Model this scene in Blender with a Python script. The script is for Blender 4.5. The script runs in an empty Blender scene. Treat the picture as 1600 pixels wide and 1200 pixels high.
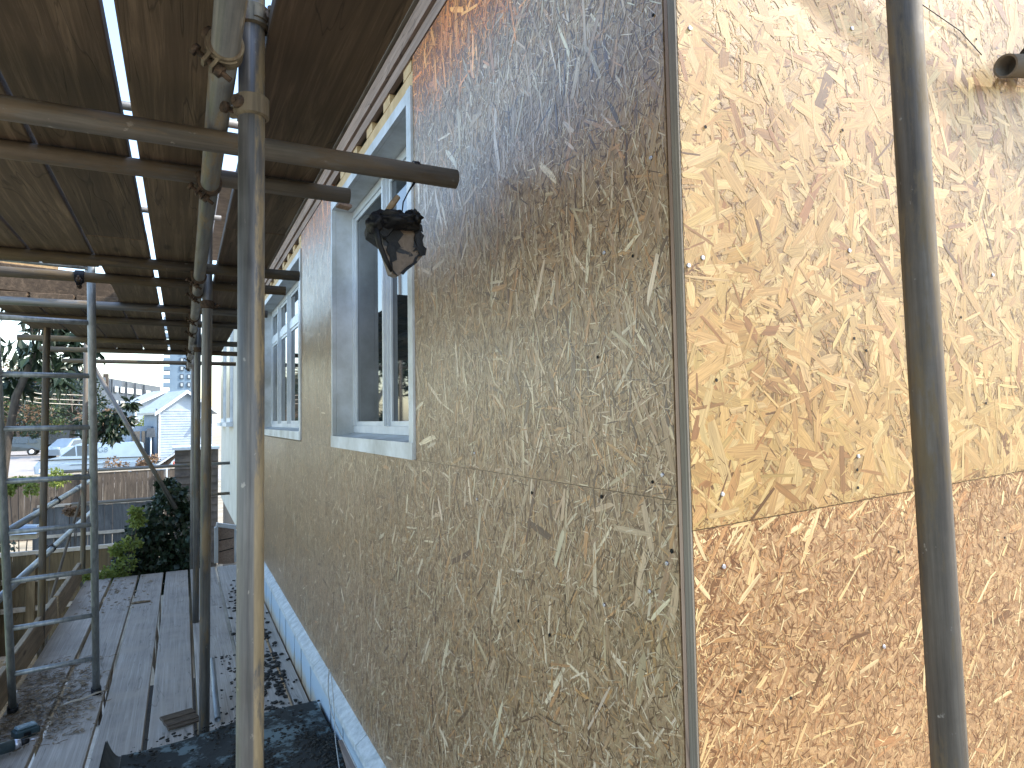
import bpy, math, random
import numpy as np
from mathutils import Vector, Matrix
random.seed(7)
SC = bpy.context.scene
HC = 3.3                      # height of the eye above the garden ground; "h" below = height relative to the eye
# ---------------------------------------------------------------- camera
FPX = 1020.0
yaw, pitch, roll = math.radians(26.8), math.atan(52/1020), 0.017
F0 = Vector((math.sin(yaw), math.cos(yaw), 0)); R0 = Vector((math.cos(yaw), -math.sin(yaw), 0)); Z0 = Vector((0, 0, 1))
F = F0*math.cos(pitch) + Z0*math.sin(pitch); U0 = Z0*math.cos(pitch) - F0*math.sin(pitch)
R = R0*math.cos(roll) - U0*math.sin(roll); U = U0*math.cos(roll) + R0*math.sin(roll)
EYE = Vector((0, 0, HC))
cam = bpy.data.cameras.new('camera'); camo = bpy.data.objects.new('camera', cam); SC.collection.objects.link(camo)
M = Matrix((R, U, -F)).transposed().to_4x4(); M.translation = EYE; camo.matrix_world = M
cam.sensor_width = 36; cam.lens = FPX/1600*36; cam.clip_start = 0.02; cam.clip_end = 3000
SC.camera = camo
# ---------------------------------------------------------------- light
SUN = Vector((0.64, -0.25, 0.70)).normalized()
sl = bpy.data.lights.new('sun', 'SUN'); sl.energy = 2.0; sl.angle = math.radians(0.5); sl.color = (1.0, 0.93, 0.82)
so = bpy.data.objects.new('sun', sl); SC.collection.objects.link(so)
so.rotation_euler = (-SUN).to_track_quat('-Z', 'Y').to_euler()
W = bpy.data.worlds.new("World"); SC.world = W; W.use_nodes = True
nt = W.node_tree; sky = nt.nodes.new('ShaderNodeTexSky'); sky.sky_type = 'NISHITA'; sky.sun_disc = False
sky.sun_elevation = math.asin(SUN.z); sky.sun_rotation = math.atan2(SUN.x, SUN.y); sky.air_density = 1.2; sky.dust_density = 1.2
nt.links.new(sky.outputs[0], nt.nodes['Background'].inputs[0]); nt.nodes['Background'].inputs[1].default_value = 0.15
SC.view_settings.view_transform = 'Standard'; SC.view_settings.look = 'None'; SC.view_settings.gamma = 1
SC.view_settings.exposure = 2.05
# ---------------------------------------------------------------- placing helpers
def ray(px, py): return F + R*((px-800)/FPX) + U*((600-py)/FPX)
def on_x(px, py, X): d = ray(px, py); return EYE + d*(X/d.x)
def on_y(px, py, Y): d = ray(px, py); return EYE + d*(Y/d.y)
def on_h(px, py, h): d = ray(px, py); return EYE + d*(h/d.z)
def P(x, y, h): return Vector((x, y, HC+h))
# ---------------------------------------------------------------- mesh builder
class MB:
    def __init__(s): s.v = []; s.f = []; s.sm = []
    def add(s, vs, fs, smooth=False):
        o = len(s.v); s.v += [tuple(v) for v in vs]; s.f += [tuple(i+o for i in f) for f in fs]; s.sm += [smooth]*len(fs); return s
    def box(s, a, b, bev=0.0):
        x0, y0, z0 = (min(a[i], b[i]) for i in range(3)); x1, y1, z1 = (max(a[i], b[i]) for i in range(3))
        if bev <= 0:
            v = [(x0,y0,z0),(x1,y0,z0),(x1,y1,z0),(x0,y1,z0),(x0,y0,z1),(x1,y0,z1),(x1,y1,z1),(x0,y1,z1)]
            return s.add(v, [(0,3,2,1),(4,5,6,7),(0,1,5,4),(1,2,6,5),(2,3,7,6),(3,0,4,7)])
        c = bev; v = []
        for sx, X in ((1,x0),(-1,x1)):
            for sy, Y in ((1,y0),(-1,y1)):
                for sz, Zz in ((1,z0),(-1,z1)):
                    v += [(X, Y+sy*c, Zz+sz*c), (X+sx*c, Y, Zz+sz*c), (X+sx*c, Y+sy*c, Zz)]
        def i(a, b, c_, k): return ((a*2+b)*2+c_)*3+k
        f = [(i(0,0,0,0),i(0,0,1,0),i(0,1,1,0),i(0,1,0,0)), (i(1,0,0,0),i(1,1,0,0),i(1,1,1,0),i(1,0,1,0)),
             (i(0,0,0,1),i(1,0,0,1),i(1,0,1,1),i(0,0,1,1)), (i(0,1,0,1),i(0,1,1,1),i(1,1,1,1),i(1,1,0,1)),
             (i(0,0,0,2),i(0,1,0,2),i(1,1,0,2),i(1,0,0,2)), (i(0,0,1,2),i(1,0,1,2),i(1,1,1,2),i(0,1,1,2))]
        for a in (0,1):
            for b_ in (0,1):
                f.append((i(a,b_,0,0),i(a,b_,0,1),i(a,b_,1,1),i(a,b_,1,0)))
                f.append((i(a,0,b_,0),i(a,1,b_,0),i(a,1,b_,2),i(a,0,b_,2)))
                f.append((i(0,a,b_,1),i(1,a,b_,1),i(1,a,b_,2),i(0,a,b_,2)))
        for a in (0,1):
            for b_ in (0,1):
                for c_ in (0,1): f.append((i(a,b_,c_,0),i(a,b_,c_,1),i(a,b_,c_,2)))
        return s.add(v, f)
    def tube(s, a, b, r, r2=None, n=24, hollow=0.0, caps=True):
        a = Vector(a); b = Vector(b); r2 = r if r2 is None else r2; d = (b-a).normalized()
        u = d.orthogonal().normalized(); w = d.cross(u); v = []; f = []
        rings = [(a, r), (b, r2)] + ([(b, r2-hollow), (b-d*0.05, r2-hollow), (a+d*0.05, r-hollow), (a, r-hollow)] if hollow else [])
        for c, q in rings:
            for k in range(n):
                t = 2*math.pi*k/n; v.append(c + u*(q*math.cos(t)) + w*(q*math.sin(t)))
        def band(i, j): return [(i*n+k, i*n+(k+1)%n, j*n+(k+1)%n, j*n+k) for k in range(n)]
        s.add(v, [], False); o = len(s.v)-len(v)
        fs = band(0, 1); s.f += [tuple(q+o for q in x) for x in fs]; s.sm += [True]*n
        if hollow:
            for i, j in ((1,2),(2,3),(4,5),(5,0)):
                s.f += [tuple(q+o for q in x) for x in band(i, j)]; s.sm += [j in (3,5)]*n
            s.f.append(tuple(o+3*n+k for k in range(n))); s.f.append(tuple(o+4*n+k for k in reversed(range(n)))); s.sm += [False, False]
        elif caps:
            s.f.append(tuple(o+k for k in reversed(range(n)))); s.f.append(tuple(o+n+k for k in range(n))); s.sm += [False, False]
        return s
    def path(s, pts, r, n=8):
        pts = [Vector(p) for p in pts]; v = []; f = []; m = len(pts)
        rr = r if isinstance(r, (list, tuple)) else [r]*m
        for i, p in enumerate(pts):
            d = (pts[min(i+1, m-1)] - pts[max(i-1, 0)]).normalized()
            u = d.cross(Vector((0.13, 0.31, 0.94))).normalized(); w = d.cross(u)
            for k in range(n):
                t = 2*math.pi*k/n; v.append(p + u*(rr[i]*math.cos(t)) + w*(rr[i]*math.sin(t)))
        for i in range(m-1):
            f += [(i*n+k, i*n+(k+1)%n, (i+1)*n+(k+1)%n, (i+1)*n+k) for k in range(n)]
        f += [tuple(reversed(range(n))), tuple((m-1)*n+k for k in range(n))]
        return s.add(v, f, True)
    def prism(s, poly, off):      # poly: list of 3D points, off: extrusion vector
        off = Vector(off); n = len(poly); v = [Vector(p) for p in poly] + [Vector(p)+off for p in poly]
        return s.add(v, [tuple(reversed(range(n))), tuple(range(n, 2*n))] + [(i, (i+1)%n, n+(i+1)%n, n+i) for i in range(n)])
    def blob(s, c, r, seg=8, jit=0.25, sq=(1,1,1)):
        c = Vector(c); v = [c+Vector((0,0,-r*sq[2]))]; f = []; rings = max(3, seg//2)
        for i in range(1, rings):
            th = math.pi*i/rings
            for k in range(seg):
                ph = 2*math.pi*k/seg; q = r*(1+random.uniform(-jit, jit))
                v.append(c+Vector((q*math.sin(th)*math.cos(ph)*sq[0], q*math.sin(th)*math.sin(ph)*sq[1], -q*math.cos(th)*sq[2])))
        v.append(c+Vector((0,0,r*sq[2])))
        for k in range(seg): f.append((0, 1+(k+1)%seg, 1+k))
        for i in range(rings-2):
            for k in range(seg): f.append((1+i*seg+k, 1+i*seg+(k+1)%seg, 1+(i+1)*seg+(k+1)%seg, 1+(i+1)*seg+k))
        o = 1+(rings-2)*seg
        for k in range(seg): f.append((o+k, o+(k+1)%seg, len(v)-1))
        return s.add(v, f, True)
    def build(s, name, mat, parent=None, loc=None, rot=None):
        me = bpy.data.meshes.new(name); me.from_pydata(s.v, [], s.f); me.materials.append(mat)
        me.polygons.foreach_set('use_smooth', s.sm); me.update()
        o = bpy.data.objects.new(name, me); SC.collection.objects.link(o)
        if loc is not None: o.location = loc
        if rot is not None: o.rotation_euler = rot
        if parent is not None:
            o.parent = parent
            if loc is None: o.matrix_parent_inverse = parent.matrix_basis.inverted() @ Matrix.Identity(4) if False else Matrix.Translation(-world_loc(parent))
        return o
def world_loc(o):
    l = Vector(o.location); p = o.parent
    while p is not None: l += p.location; p = p.parent
    # parts built without loc keep world coordinates: parents are never rotated
    return Vector(o.location) if o.type == 'EMPTY' else Vector((0, 0, 0))
def tag(o, label=None, cat=None, group=None, kind=None):
    if label: o['label'] = label
    if cat: o['category'] = cat
    if group: o['group'] = group
    if kind: o['kind'] = kind
    return o
def empty(name, loc, label, cat, group=None):
    o = bpy.data.objects.new(name, None); SC.collection.objects.link(o); o.location = loc; o.empty_display_size = 0.1
    return tag(o, label, cat, group)
# ---------------------------------------------------------------- materials
def mat(name, rough=0.6, metal=0.0, spec=0.5):
    m = bpy.data.materials.new(name); m.use_nodes = True; t = m.node_tree; b = t.nodes['Principled BSDF']
    b.inputs['Roughness'].default_value = rough; b.inputs['Metallic'].default_value = metal
    b.inputs['Specular IOR Level'].default_value = spec
    return m, t, b
def N(t, kind, **kw):
    n = t.nodes.new(kind)
    for k, v in kw.items():
        if k.startswith('i_'):
            n.inputs[k[2:].replace('_', ' ')].default_value = v
        else: setattr(n, k, v)
    return n
def coords(t, scale=(1,1,1), out='Object', rnd=True, attr=None):
    mp = N(t, 'ShaderNodeMapping'); mp.inputs['Scale'].default_value = scale
    if attr: src = N(t, 'ShaderNodeAttribute', attribute_name=attr).outputs['Vector']
    else: src = N(t, 'ShaderNodeTexCoord').outputs[out]
    t.links.new(src, mp.inputs[0])
    if rnd:
        oi = N(t, 'ShaderNodeObjectInfo'); mu = N(t, 'ShaderNodeMath', operation='MULTIPLY'); mu.inputs[1].default_value = 37.0
        cb = N(t, 'ShaderNodeCombineXYZ'); t.links.new(oi.outputs['Random'], mu.inputs[0])
        for i in range(3): t.links.new(mu.outputs[0], cb.inputs[i])
        t.links.new(cb.outputs[0], mp.inputs[1])
    return mp.outputs[0]
def noise(t, vec, scale=5, detail=6, rough=0.6, dist=0.0):
    n = N(t, 'ShaderNodeTexNoise'); n.inputs['Scale'].default_value = scale; n.inputs['Detail'].default_value = detail
    n.inputs['Roughness'].default_value = rough; n.inputs['Distortion'].default_value = dist
    t.links.new(vec, n.inputs['Vector']); return n.outputs['Fac']
def ramp(t, fac, stops):
    r = N(t, 'ShaderNodeValToRGB'); e = r.color_ramp.elements
    while len(e) < len(stops): e.new(0.5)
    for i, (p, c) in enumerate(stops):
        e[i].position = p; e[i].color = (c, c, c, 1) if isinstance(c, (int, float)) else (*c, 1)
    t.links.new(fac, r.inputs[0]); return r.outputs[0]
def mix(t, fac, a, b, mode='MIX'):
    m = N(t, 'ShaderNodeMix', data_type='RGBA', blend_type=mode)
    for sock, val in ((m.inputs[0], fac), (m.inputs[6], a), (m.inputs[7], b)):
        if hasattr(val, 'is_linked') or isinstance(val, bpy.types.NodeSocket): t.links.new(val, sock)
        elif isinstance(val, (tuple, list)): sock.default_value = (*val, 1)
        else: sock.default_value = val
    return m.outputs[2]
def bump(t, b, h, strength=0.3, dist=0.01):
    n = N(t, 'ShaderNodeBump'); n.inputs['Strength'].default_value = strength; n.inputs['Distance'].default_value = dist
    t.links.new(h, n.inputs['Height']); t.links.new(n.outputs[0], b.inputs['Normal'])
def setc(t, b, c):
    if isinstance(c, tuple): b.inputs['Base Color'].default_value = (*c, 1)
    else: t.links.new(c, b.inputs['Base Color'])
def simple(name, c1, c2, scale=8, rough=0.7, metal=0.0, sc=(1,1,1), bs=0.2, bd=0.005, spec=0.4, lo=0.35, hi=0.65):
    m, t, b = mat(name, rough, metal, spec); v = coords(t, sc); n = noise(t, v, scale, 8, 0.65)
    setc(t, b, ramp(t, n, [(lo, c1), (hi, c2)])); bump(t, b, n, bs, bd); return m
def wood(name, dark, light, axis='Y', rough=0.75, grain=40, knots=True, worn=None, spec=0.3):
    m, t, b = mat(name, rough, 0, spec)
    s = {'X': (1.5, grain, grain), 'Y': (grain, 1.5, grain), 'Z': (grain, grain, 1.5)}[axis]
    v0 = coords(t, (1,1,1)); big = noise(t, v0, 2.2, 4, 0.5)
    v = coords(t, s); wv = noise(t, v, 1.0, 9, 0.7, 0.6)
    s2 = tuple(q*3.2 if q > 5 else q*0.8 for q in s); fine = noise(t, coords(t, s2), 1.0, 4, 0.6)
    c = ramp(t, wv, [(0.28, tuple(q*0.75 for q in dark)), (0.5, dark), (0.72, light)])
    c = mix(t, 0.45, c, ramp(t, fine, [(0.35, 0.45), (0.7, 1.0)]), 'MULTIPLY')
    c = mix(t, 0.55, c, ramp(t, big, [(0.3, 0.55), (0.7, 1.15)]), 'MULTIPLY')
    # long drying cracks
    s3 = {'X': (0.6, 9, 9), 'Y': (9, 0.6, 9), 'Z': (9, 9, 0.6)}[axis]
    cr = noise(t, coords(t, s3), 1.0, 3, 0.5, 1.2)
    line = ramp(t, cr, [(0.492, 1.0), (0.5, 0.15), (0.508, 1.0)])
    c = mix(t, 0.5, c, line, 'MULTIPLY')
    if knots:
        vo = N(t, 'ShaderNodeTexVoronoi'); vo.inputs['Scale'].default_value = 1.0
        s4 = {'X': (2.0, 7, 7), 'Y': (7, 2.0, 7), 'Z': (7, 7, 2.0)}[axis]
        t.links.new(coords(t, s4), vo.inputs['Vector'])
        k = ramp(t, vo.outputs['Distance'], [(0.06, 0.25), (0.13, 1.0)])
        c = mix(t, 0.75, c, k, 'MULTIPLY')
    oi = N(t, 'ShaderNodeObjectInfo'); c = mix(t, 1.0, c, ramp(t, oi.outputs['Random'], [(0.0, 0.72), (1.0, 1.18)]), 'MULTIPLY')
    if worn:
        st = noise(t, coords(t, (3, 3, 3)), 1.6, 8, 0.7); c = mix(t, ramp(t, st, [(0.45, 0.0), (0.68, 0.8)]), c, worn)
    setc(t, b, c); bump(t, b, mix(t, 0.5, wv, line), 0.35, 0.004); return m
def metal_tube(name, dark, light, stain=None, stain_amt=0.5, rough=0.45, side=None, metal=0.55):
    m, t, b = mat(name, rough, metal, 0.5)
    st = noise(t, coords(t, (60, 60, 2.5)), 1.0, 7, 0.65); bl = noise(t, coords(t, (7, 7, 5)), 1.0, 8, 0.72)
    sp = noise(t, coords(t, (55, 55, 40)), 1.0, 3, 0.5)
    c = ramp(t, st, [(0.3, dark), (0.7, light)])
    c = mix(t, 0.6, c, ramp(t, bl, [(0.3, 0.45), (0.65, 1.1)]), 'MULTIPLY')
    c = mix(t, ramp(t, sp, [(0.70, 0.0), (0.76, 0.7)]), c, (0.34, 0.32, 0.29))
    if stain:
        sn = noise(t, coords(t, (14, 14, 3.0)), 1.0, 9, 0.75); fac = ramp(t, sn, [(0.62-stain_amt*0.3, 0.0), (0.70-stain_amt*0.3, 0.9)])
        if side is not None:
            ge = N(t, 'ShaderNodeNewGeometry'); dt = N(t, 'ShaderNodeVectorMath', operation='DOT_PRODUCT')
            dt.inputs[1].default_value = side; t.links.new(ge.outputs['Normal'], dt.inputs[0])
            fac = mix(t, 1.0, fac, ramp(t, dt.outputs['Value'], [(-0.20, 0.0), (0.12, 1.0)]), 'MULTIPLY')
        s2 = noise(t, coords(t, (40, 40, 6)), 1.0, 5, 0.7)
        c = mix(t, fac, c, ramp(t, s2, [(0.3, tuple(q*0.55 for q in stain)), (0.7, stain)]))
        inv = ramp(t, fac, [(0.0, metal), (1.0, 0.0)]); t.links.new(inv, b.inputs['Metallic'])
    setc(t, b, c); rr = ramp(t, bl, [(0.3, rough-0.12), (0.7, rough+0.25)]); t.links.new(rr, b.inputs['Roughness'])
    bump(t, b, bl, 0.25, 0.002); return m
M_tube = metal_tube('galvanised_tube', (0.10, 0.105, 0.11), (0.25, 0.245, 0.235), (0.20, 0.15, 0.09), 0.35)
M_tube_near = metal_tube('near_tube', (0.075, 0.077, 0.080), (0.20, 0.195, 0.188), (0.30, 0.23, 0.13), 0.66, side=(0.97, 0.1, 0))
M_tube_dark = metal_tube('dark_tube', (0.060, 0.051, 0.043), (0.155, 0.136, 0.113), (0.15, 0.115, 0.07), 0.5, rough=0.75, metal=0.0); M_tube_dark.node_tree.nodes['Principled BSDF'].inputs['Specular IOR Level'].default_value = 0.18
M_tube_brown = metal_tube('brown_tube', (0.09, 0.08, 0.07), (0.20, 0.185, 0.165), (0.16, 0.12, 0.08), 0.5, rough=0.6, metal=0.3)
M_coupler = metal_tube('coupler_steel', (0.085, 0.07, 0.05), (0.24, 0.20, 0.14), (0.09, 0.05, 0.03), 0.55, rough=0.55, metal=0.4)
M_rust = simple('rusty_bolt', (0.022, 0.017, 0.014), (0.11, 0.072, 0.048), 60, 0.75, 0.2)
M_ladder = metal_tube('ladder_tube', (0.17, 0.19, 0.20), (0.34, 0.37, 0.39), None, 0.3, rough=0.4, metal=0.5)
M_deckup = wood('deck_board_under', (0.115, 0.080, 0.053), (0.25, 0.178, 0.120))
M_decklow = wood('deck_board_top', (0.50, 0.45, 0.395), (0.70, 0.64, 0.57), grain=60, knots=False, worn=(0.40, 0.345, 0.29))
M_timber = wood('pale_timber', (0.42, 0.30, 0.18), (0.60, 0.45, 0.30), grain=30)
M_pinktim = wood('weathered_batten', (0.42, 0.31, 0.25), (0.58, 0.45, 0.38), grain=50)
M_greytim = wood('grey_fascia', (0.25, 0.22, 0.17), (0.42, 0.38, 0.31), grain=30)
M_yelltim = simple('fresh_timber', (0.50, 0.34, 0.16), (0.66, 0.48, 0.26), 12, 0.7)
M_batten_z = wood('corner_batten_wood', (0.36, 0.25, 0.19), (0.52, 0.38, 0.30), axis='Z', grain=50)
M_sleeper = wood('sleeper_wood', (0.26, 0.19, 0.12), (0.44, 0.34, 0.23), grain=30)
M_fence1 = wood('dark_fence_wood', (0.075, 0.06, 0.048), (0.16, 0.13, 0.10), axis='Z', grain=12)
M_fence2 = wood('blue_grey_fence_wood', (0.12, 0.125, 0.13), (0.22, 0.225, 0.23), axis='Z', grain=12)
M_fence3 = wood('brown_fence_wood', (0.16, 0.115, 0.06), (0.28, 0.21, 0.12), axis='Z', grain=12)
M_cap = simple('pale_fence_rail', (0.34, 0.29, 0.23), (0.5, 0.45, 0.38), 10, 0.8)
M_white = simple('white_frame_paint', (0.50, 0.55, 0.60), (0.68, 0.72, 0.76), 5, 0.42, bs=0.08, spec=0.5)
M_whitedirty = simple('stained_white_paint', (0.40, 0.42, 0.42), (0.66, 0.70, 0.74), 4, 0.5, bs=0.15)
M_black = simple('dark_void', (0.006, 0.006, 0.006), (0.012, 0.011, 0.01), 5, 0.9)
M_felt = simple('roof_felt', (0.022, 0.026, 0.026), (0.13, 0.18, 0.19), 6, 0.85, bs=0.9, bd=0.01, lo=0.50, hi=0.56)
M_moss = simple('moss_dirt', (0.010, 0.010, 0.009), (0.045, 0.042, 0.035), 70, 0.95, bs=0.8, bd=0.004)
M_debris = simple('dry_debris', (0.10, 0.07, 0.045), (0.30, 0.23, 0.15), 30, 0.85)
M_wire = simple('grey_cable', (0.30, 0.31, 0.31), (0.45, 0.46, 0.46), 30, 0.5)
M_blackpl = simple('black_plastic', (0.003, 0.0035, 0.005), (0.009, 0.010, 0.013), 18, 0.5, bs=0.8, bd=0.006, spec=0.3)
M_screw = simple('zinc_screw', (0.45, 0.45, 0.50), (0.6, 0.6, 0.66), 200, 0.35, 0.8)
M_ground = simple('garden_ground', (0.20, 0.17, 0.12), (0.36, 0.32, 0.25), 1.2, 0.9, bs=0.4, bd=0.02)
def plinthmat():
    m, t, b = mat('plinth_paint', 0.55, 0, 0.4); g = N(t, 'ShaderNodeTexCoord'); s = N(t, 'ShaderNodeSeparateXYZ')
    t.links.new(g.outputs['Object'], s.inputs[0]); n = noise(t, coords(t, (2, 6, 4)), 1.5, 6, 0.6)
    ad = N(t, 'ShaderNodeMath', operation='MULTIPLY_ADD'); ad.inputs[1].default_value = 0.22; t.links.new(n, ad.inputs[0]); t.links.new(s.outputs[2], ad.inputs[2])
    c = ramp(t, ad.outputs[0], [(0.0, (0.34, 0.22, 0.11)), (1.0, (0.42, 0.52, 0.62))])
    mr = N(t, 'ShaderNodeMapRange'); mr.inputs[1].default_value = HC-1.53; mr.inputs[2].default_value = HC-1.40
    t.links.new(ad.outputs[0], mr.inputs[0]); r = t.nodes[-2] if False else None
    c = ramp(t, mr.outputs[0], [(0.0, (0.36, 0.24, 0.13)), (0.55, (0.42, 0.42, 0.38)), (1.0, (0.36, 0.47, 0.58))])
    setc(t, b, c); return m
M_plinth = plinthmat()
def glassmat(name, c=(0.012, 0.018, 0.022), r=0.03):
    m, t, b = mat(name, r, 0, 0.9); setc(t, b, c); b.inputs['IOR'].default_value = 1.55
    n = noise(t, coords(t), 1.5, 2); bump(t, b, n, 0.02, 0.02); return m
M_glass = glassmat('window_glass')
# ---------------------------------------------------------------- strand board (OSB)
def osb_base(name, c1, c2, c3, rough=0.55, scale=1.0, orange=False):
    m, t, b = mat(name, rough, 0, 0.45)
    v = coords(t, (scale,)*3); wob = noise(t, v, 30, 3)
    vo = N(t, 'ShaderNodeTexVoronoi'); vo.inputs['Scale'].default_value = 95; t.links.new(v, vo.inputs['Vector'])
    sep = N(t, 'ShaderNodeSeparateColor'); t.links.new(vo.outputs['Color'], sep.inputs[0])
    n = noise(t, v, 260, 5, 0.75, 1.5)
    c = mix(t, 0.5, ramp(t, sep.outputs[0], [(0.0, c1), (0.5, c2), (1.0, c3)]), ramp(t, n, [(0.33, c1), (0.5, c2), (0.7, c3)]))
    big = noise(t, v, 3.0, 5, 0.6); c = mix(t, 0.35, c, ramp(t, big, [(0.35, 0.72), (0.65, 1.15)]), 'MULTIPLY')
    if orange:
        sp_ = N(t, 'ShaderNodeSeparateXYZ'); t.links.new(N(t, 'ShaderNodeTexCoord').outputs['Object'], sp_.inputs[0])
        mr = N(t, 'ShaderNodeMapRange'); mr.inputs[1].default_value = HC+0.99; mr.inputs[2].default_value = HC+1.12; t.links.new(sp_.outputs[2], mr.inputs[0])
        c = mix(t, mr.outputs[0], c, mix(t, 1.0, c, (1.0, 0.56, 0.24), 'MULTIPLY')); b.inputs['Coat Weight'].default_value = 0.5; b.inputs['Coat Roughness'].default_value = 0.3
    setc(t, b, c); bump(t, b, n, 0.45, 0.0015); return m
def osb_flake(name, rough=0.5, coat=0.0, cr=0.3, spec=0.5):
    m, t, b = mat(name, rough, 0, spec); b.inputs['Coat Weight'].default_value = coat; b.inputs['Coat Roughness'].default_value = cr
    col = N(t, 'ShaderNodeAttribute', attribute_name='col').outputs['Color']
    g = noise(t, coords(t, (18, 650, 1), attr='fuv', rnd=False), 1.0, 4, 0.6, 0.4)
    g2 = noise(t, coords(t, (8, 170, 1), attr='fuv', rnd=False), 1.0, 3, 0.5, 0.8)
    c = mix(t, 0.55, col, ramp(t, g, [(0.32, 0.42), (0.6, 1.15)]), 'MULTIPLY')
    c = mix(t, 0.38, c, ramp(t, g2, [(0.35, 0.55), (0.6, 1.1)]), 'MULTIPLY')
    setc(t, b, c); bump(t, b, g, 0.3, 0.0008); return m
M_flake = osb_flake('strand_flakes', 0.40, 0.55, 0.32)
M_flake_end = osb_flake('strand_flakes_fresh', 0.6, 0.30, 0.33, 0.22)
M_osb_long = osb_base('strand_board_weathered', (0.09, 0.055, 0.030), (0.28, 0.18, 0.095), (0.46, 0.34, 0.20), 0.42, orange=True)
M_osb_fresh = osb_base('strand_board_fresh', (0.12, 0.065, 0.024), (0.27, 0.165, 0.065), (0.37, 0.255, 0.105), 0.5)
M_osb_brown = osb_base('strand_board_brown', (0.13, 0.068, 0.029), (0.33, 0.18, 0.08), (0.52, 0.34, 0.165), 0.5)
rng = np.random.default_rng(11)
def flakes(name, parent, material, org, ue, ve, ne, ur, vr, layers, vlo=None, tint=None, dh=0.00013):
    """scatter overlapping wood strands over a board. org + u*ue + v*ve, raised along ne; kept inside ur x vr."""
    org = np.array(org); ue = np.array(ue); ve = np.array(ve); ne = np.array(ne)
    VV = []; CC = []; UV = []; idx = 0; h0 = 0.0002; NF = 0
    for (n, L, Wd, ang, spread, uni, cols, wts, wmod) in layers:
        u = rng.uniform(ur[0], ur[1], n); 
        if wmod:   # density falls with distance along u
            u = ur[0] + (ur[1]-ur[0])*rng.uniform(0, 1, n)**wmod
        v = rng.uniform(vr[0], vr[1], n)
        l = np.exp(rng.uniform(math.log(L[0]), math.log(L[1]), n)); w = np.exp(rng.uniform(math.log(Wd[0]), math.log(Wd[1]), n))
        w = np.minimum(w, l*0.5)
        a = np.where(rng.uniform(0, 1, n) < uni, rng.uniform(0, math.pi, n), rng.normal(ang, spread, n))
        hx = l/2; hy = w/2; j = lambda s: rng.uniform(1-s, 1+s, n)
        skew = rng.uniform(-0.5, 0.5, n)*w
        X = np.stack([-hx*j(.1)-skew, -hx*j(.25)*0.5, hx*j(.25)*0.5, hx*j(.1)-skew, hx*j(.1)+skew, hx*0.45*j(.3), -hx*0.45*j(.3), -hx*j(.1)+skew], 1)
        Y = np.stack([-hy*j(.35)*0.75, -hy*j(.2), -hy*j(.2), -hy*j(.35)*0.7, hy*j(.35)*0.7, hy*j(.2), hy*j(.2), hy*j(.35)*0.75], 1)
        bend = rng.normal(0, 0.10, n)[:, None]; Yb = Y + bend*(X/hx[:, None])**2*w[:, None]
        ca, sa = np.cos(a)[:, None], np.sin(a)[:, None]
        uu = u[:, None] + X*ca - Yb*sa; uu += np.maximum(0, ur[0]-uu.min(1))[:, None]; uu -= np.maximum(0, uu.max(1)-ur[1])[:, None]
        uu = np.clip(uu, ur[0], ur[1]); vv = v[:, None] + X*sa + Yb*ca
        lo = np.full_like(uu, vr[0]) if vlo is None else vlo[0] + vlo[1]*uu
        hi = np.full_like(uu, vr[1])
        if vlo is not None and len(vlo) > 2: lo = np.full_like(uu, vr[0]); hi = vlo[0] + vlo[1]*uu
        vv += np.maximum(0, (lo-vv).max(1))[:, None]; vv -= np.maximum(0, (vv-hi).max(1))[:, None]; vv = np.minimum(np.maximum(vv, lo), hi)
        hh = h0 + rng.uniform(0, dh*2.2, n)[:, None] + rng.uniform(-0.00005, 0.00008, (n, 8))*(dh/0.00013); h0 += dh
        p = org + uu[..., None]*ue + vv[..., None]*ve + hh[..., None]*ne
        VV.append(p.reshape(-1, 3)); off = rng.uniform(0, 50, (n, 2))
        UV.append(np.stack([X+off[:, :1], Y+off[:, 1:], np.zeros_like(X)], 2).reshape(-1, 3))
        ci = rng.choice(len(cols), n, p=np.array(wts)/sum(wts)); c = np.array(cols)[ci]*rng.uniform(0.85, 1.12, (n, 1))*rng.uniform(0.96, 1.04, (n, 3))
        
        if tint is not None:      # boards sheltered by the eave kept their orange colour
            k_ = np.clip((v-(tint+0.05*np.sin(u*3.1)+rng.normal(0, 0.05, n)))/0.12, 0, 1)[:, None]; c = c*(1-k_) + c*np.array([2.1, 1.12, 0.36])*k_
        CC.append(np.concatenate([c, np.ones((n, 1))], 1)); NF += n
    VV = np.concatenate(VV).astype(np.float32); UV = np.concatenate(UV).astype(np.float32); CC = np.concatenate(CC).astype(np.float32)
    me = bpy.data.meshes.new(name); me.vertices.add(NF*8); me.loops.add(NF*8); me.polygons.add(NF)
    me.vertices.foreach_set('co', VV.ravel()); me.loops.foreach_set('vertex_index', np.arange(NF*8, dtype=np.int32))
    me.polygons.foreach_set('loop_start', np.arange(0, NF*8, 8, dtype=np.int32)); 
    me.update(calc_edges=True)
    at = me.attributes.new('col', 'FLOAT_COLOR', 'FACE'); at.data.foreach_set('color', CC.ravel())
    at = me.attributes.new('fuv', 'FLOAT_VECTOR', 'POINT'); at.data.foreach_set('vector', UV.ravel())
    me.materials.append(material)
    o = bpy.data.objects.new(name, me); SC.collection.objects.link(o)
    if parent: o.parent = parent
    return o
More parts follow.
